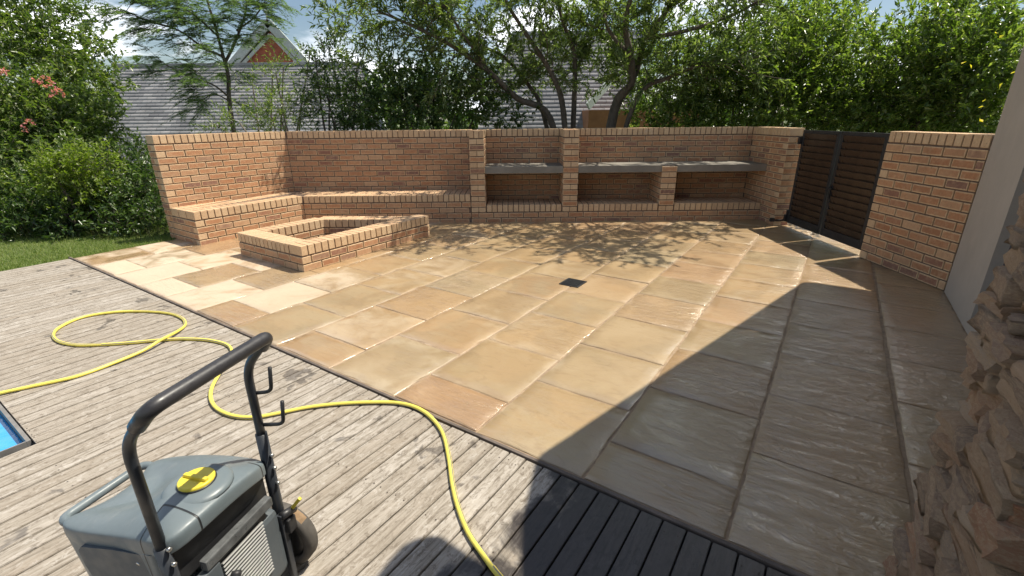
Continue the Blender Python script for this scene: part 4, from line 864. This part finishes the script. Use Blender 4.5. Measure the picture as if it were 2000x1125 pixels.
# hedge to the right of the counter and beyond the gate
H = [('leafy hedge tree just left of the gate, above the corner', [L_(1400, 200, 9.3, .6, 150), L_(1340, 225, 9.2, .5, 120), L_(1470, 190, 9.0, .6, 150), L_(1440, 120, 9.2, .6, 130), L_(1530, 150, 8.6, .6, 140), L_(1520, 220, 8.4, .5, 130), L_(1260, 235, 9.4, .4, 60)]),
     ('tall leafy hedge tree directly behind the dark gate', [L_(1590, 190, 7.9, .6, 150), L_(1570, 110, 8.0, .6, 140), L_(1650, 200, 7.4, .55, 140), L_(1640, 120, 7.6, .6, 140), L_(1600, 45, 8.0, .5, 80), L_(1540, 60, 8.4, .5, 90), L_(1690, 235, 7.0, .45, 110)]),
     ('yellow-flecked leafy hedge tree behind the brick panel by the house', [L_(1740, 190, 6.6, .55, 150), L_(1800, 210, 6.3, .55, 150), L_(1860, 190, 6.0, .55, 150), L_(1720, 110, 6.9, .5, 90), L_(1860, 110, 6.1, .5, 110), L_(1920, 130, 5.8, .5, 130), L_(1900, 40, 6.0, .5, 110), L_(1930, 215, 5.7, .5, 120), L_(1820, 60, 6.6, .4, 60)])]
for lab, lum in H:
    k_ = 1.16 if 'panel' in lab else 1.12 if 'directly' in lab else 1.0
    lum = [((c[0]*k_, c[1]*k_, CAMH+(c[2]-CAMH)*k_), tuple(np.array(r)*k_), int(n_*k_)) for c, r, n_ in lum]
    shrub('hedge_tree', lab, 'tree', lum, LM_hedge, (.088, .036), 13, group='leafy trees beyond the gate', dens=1.25)
yl = Crown(); yl.lump(at(1930, 150, 5.6), (.4, .3, .6), 5, n=2, tl=.1, ll=.06, lw=.035); 
yo = leaves('yellow_leaves', np.concatenate(yl.b), np.concatenate(yl.a), np.concatenate(yl.l), np.concatenate(yl.w), LM_yell, bpy.data.objects['hedge_tree.002'])
# --- left side
shrub('tall_tree', 'tall broad green tree filling the top left corner', 'tree', [L_(60, 60, 11.5, 1.1, 330), L_(110, 100, 11.0, .9, 240), L_(20, 130, 10.5, .9, 220), L_(150, 150, 10.6, .7, 150), L_(60, -20, 11.5, 1.0, 200), L_(170, 185, 10.4, .55, 100), L_(-60, 60, 11, 1., 150)], LM_left, (.10, .045), 13, tl=.30)
fs = shrub('flowering_shrub', 'big dark green shrub with pink blossoms at the left edge', 'shrub', [L_(60, 220, 8.8, .75, 280), L_(20, 300, 8.3, .75, 260), L_(130, 250, 8.9, .65, 220), L_(170, 230, 9.2, .5, 120), L_(150, 330, 8.0, .5, 180), L_(60, 380, 7.3, .5, 170), L_(0, 200, 8.5, .6, 150), L_(185, 290, 9.0, .45, 100)], LM_left, (.085, .042), 12, tl=.22)
fl = Crown()
for px_, py_, Y, r, k in ((84, 165, 8.15, .05, 9), (98, 182, 8.15, .05, 9), (72, 158, 8.2, .04, 7), (114, 178, 8.2, .04, 8), (92, 152, 8.2, .035, 6), (104, 166, 8.2, .03, 5), (5, 140, 7.95, .05, 9), (58, 240, 8.0, .04, 8), (46, 252, 7.95, .03, 6), (126, 186, 8.3, .025, 4)):
    fl.lump(at(px_, py_, Y), (r, r, r*.8), k, n=6, tl=.035, ll=.028, lw=.026)
leaves('blossoms', np.concatenate(fl.b), np.concatenate(fl.a), np.concatenate(fl.l), np.concatenate(fl.w), LM_pink, fs)
shrub('lime_shrub', 'small yellow-green shrub in front of the dark bushes by the lawn', 'shrub', [L_(150, 345, 6.9, .32, 130), L_(125, 330, 6.8, .24, 60), L_(180, 320, 7.0, .26, 70), L_(160, 380, 6.9, .26, 60), L_(108, 345, 6.7, .18, 36)], LM_lime, (.06, .026), 12, tl=.2)
shrub('dark_shrub', 'dark loose shrub beside the free end of the brick wall', 'shrub', [L_(240, 340, 8.0, .5, 150), L_(280, 320, 8.4, .4, 90), L_(210, 400, 7.2, .42, 130), L_(275, 395, 7.2, .40, 130), L_(300, 360, 7.6, .36, 90), L_(170, 430, 6.9, .32, 100), L_(295, 432, 6.8, .24, 60), L_(235, 438, 6.8, .26, 70)], LM_dark, (.075, .030), 12, tl=.24)
shrub('background_shrub', 'shaded evergreen mass at the back of the lawn on the far left', 'shrub', [L_(20, 400, 7.4, .55, 170), L_(95, 425, 7.0, .42, 150), L_(-40, 330, 8.0, .7, 150), L_(20, 438, 6.7, .36, 110), L_(-40, 430, 6.9, .45, 100), L_(135, 440, 6.7, .25, 60)], LM_dark, (.075, .034), 12)
# tall grass tufts under the shrubs
n = 420; px_ = np.clip(rng.choice(rng.uniform(-40, 330, 26), n)+rng.normal(0, 7, n), -60, 334); Pq = np.array([gnd(a, 462+rng.normal(0, 3), -.03) for a in px_]); an = rng.random(n)*6.28; hgt = rng.uniform(.06, .30, n); wd = .003
sd = np.c_[np.cos(an), np.sin(an), np.zeros(n)]*wd; tip = Pq+np.c_[rng.normal(0, .10, (n, 2)), hgt]
tg = link('long_grass', mesh_np('long_grass', np.stack([Pq-sd, Pq+sd, tip], 1).reshape(-1, 3), np.arange(3*n).reshape(-1, 3)), leaf_mat('dry_grass', [(.05, .08, .02), (.10, .12, .04), (.24, .20, .10)], .3, .6)); tag(tg, 'long dry grass fringe under the bushes beside the lawn', 'grass', kind='stuff')
# --- feathery tree
tr = empty('feathery_tree', (0, 0, 0), 0, 'slender feathery-leaved tree in front of the grey shingle roof', 'tree'); T = Tubes(); cr = Crown(); bse = base_pt(452, 10.2)
LIMBS = [([bse, at(450, 215, 10.2), at(446, 150, 10.2), at(436, 110, 10.2), at(420, 50, 10.1), at(405, 0, 10.0), at(395, -60, 10.)], .05, .012, 9), ([at(440, 122, 10.2), at(460, 80, 10.3), at(478, 30, 10.4), at(485, -20, 10.4)], .03, .010, 7),
         ([at(436, 110, 10.2), at(400, 95, 9.9), at(350, 60, 9.6), at(290, 40, 9.4), at(235, 18, 9.3)], .024, .008, 9), ([at(448, 190, 10.2), at(415, 165, 9.9), at(370, 150, 9.7), at(320, 125, 9.6)], .02, .007, 6), ([at(425, 70, 10.1), at(380, 30, 9.8), at(330, 0, 9.6), at(280, -20, 9.5)], .02, .007, 8), ([at(462, 60, 10.3), at(500, 30, 10.3), at(530, -20, 10.4)], .02, .007, 5), ([at(452, 200, 10.2), at(420, 185, 10.), at(385, 200, 9.9)], .014, .006, 3)]
for pts, r0, r1, ns in LIMBS:
    P = limb(T, pts, r0, r1); C, D = subbranches(T, P, int(ns*2.0), 10, .60, .006, (0, -.15, .05), jit=.45, frac=.25); D[:, 2] *= .35; cr.twigs(C, D, 36, .36, .085, .0125, droop=.35, pinnate=True)
T.build('trunk', BK, tr); cr.build(LM_feath, tr, BK, fold=.1, droop=.1)
# --- trees further back that close the garden
BG = [(760, 150, 12.5, 'rounded background tree between the shingle roof and the leaning tree'), (1330, 90, 12.5, 'background tree deep behind the corner hedge'), (1560, 60, 11.5, 'background tree standing high behind the gate hedge'), (1900, 80, 9.5, 'background tree behind the house corner hedge')]
for px_, py_, Y, lab in BG:
    if px_ == 760: lum = [L_(720, 200, Y, .7, 90), L_(800, 195, Y, .7, 90), L_(860, 170, Y, .6, 70)]
    else: lum = [L_(px_, py_+60, Y, .9, 150), L_(px_+70, py_+20, Y, .8, 110), L_(px_-80, py_+40, Y, .8, 110), L_(px_, py_-30, Y, .6, 60)]
    shrub('background_tree', lab, 'tree', lum, LM_dark if px_ == 760 else LM_hedge, (.11, .045), 12, group='background trees', tl=.3)
# --- far wood that closes the horizon
cr = Crown(); nt = 5200; xx = rng.uniform(-45, 60, nt); yy = 27+rng.uniform(-2.5, 2.5, nt)+.006*(xx-5)**2*0; zz_ = rng.random(nt)**.7*(2.6+.9*np.sin(xx*.55)+.6*np.sin(xx*1.7+1))
cr.twigs(np.c_[xx, yy, zz_], rng.normal(0, .6, (nt, 3))+np.array([0, -.3, .5]), 9, .6, .34, .17)
fw = leaves('far_wood', np.concatenate(cr.b), np.concatenate(cr.a), np.concatenate(cr.l), np.concatenate(cr.w), LM_dark, None); tag(fw, 'far band of trees closing the view behind the houses', 'trees', kind='stuff')
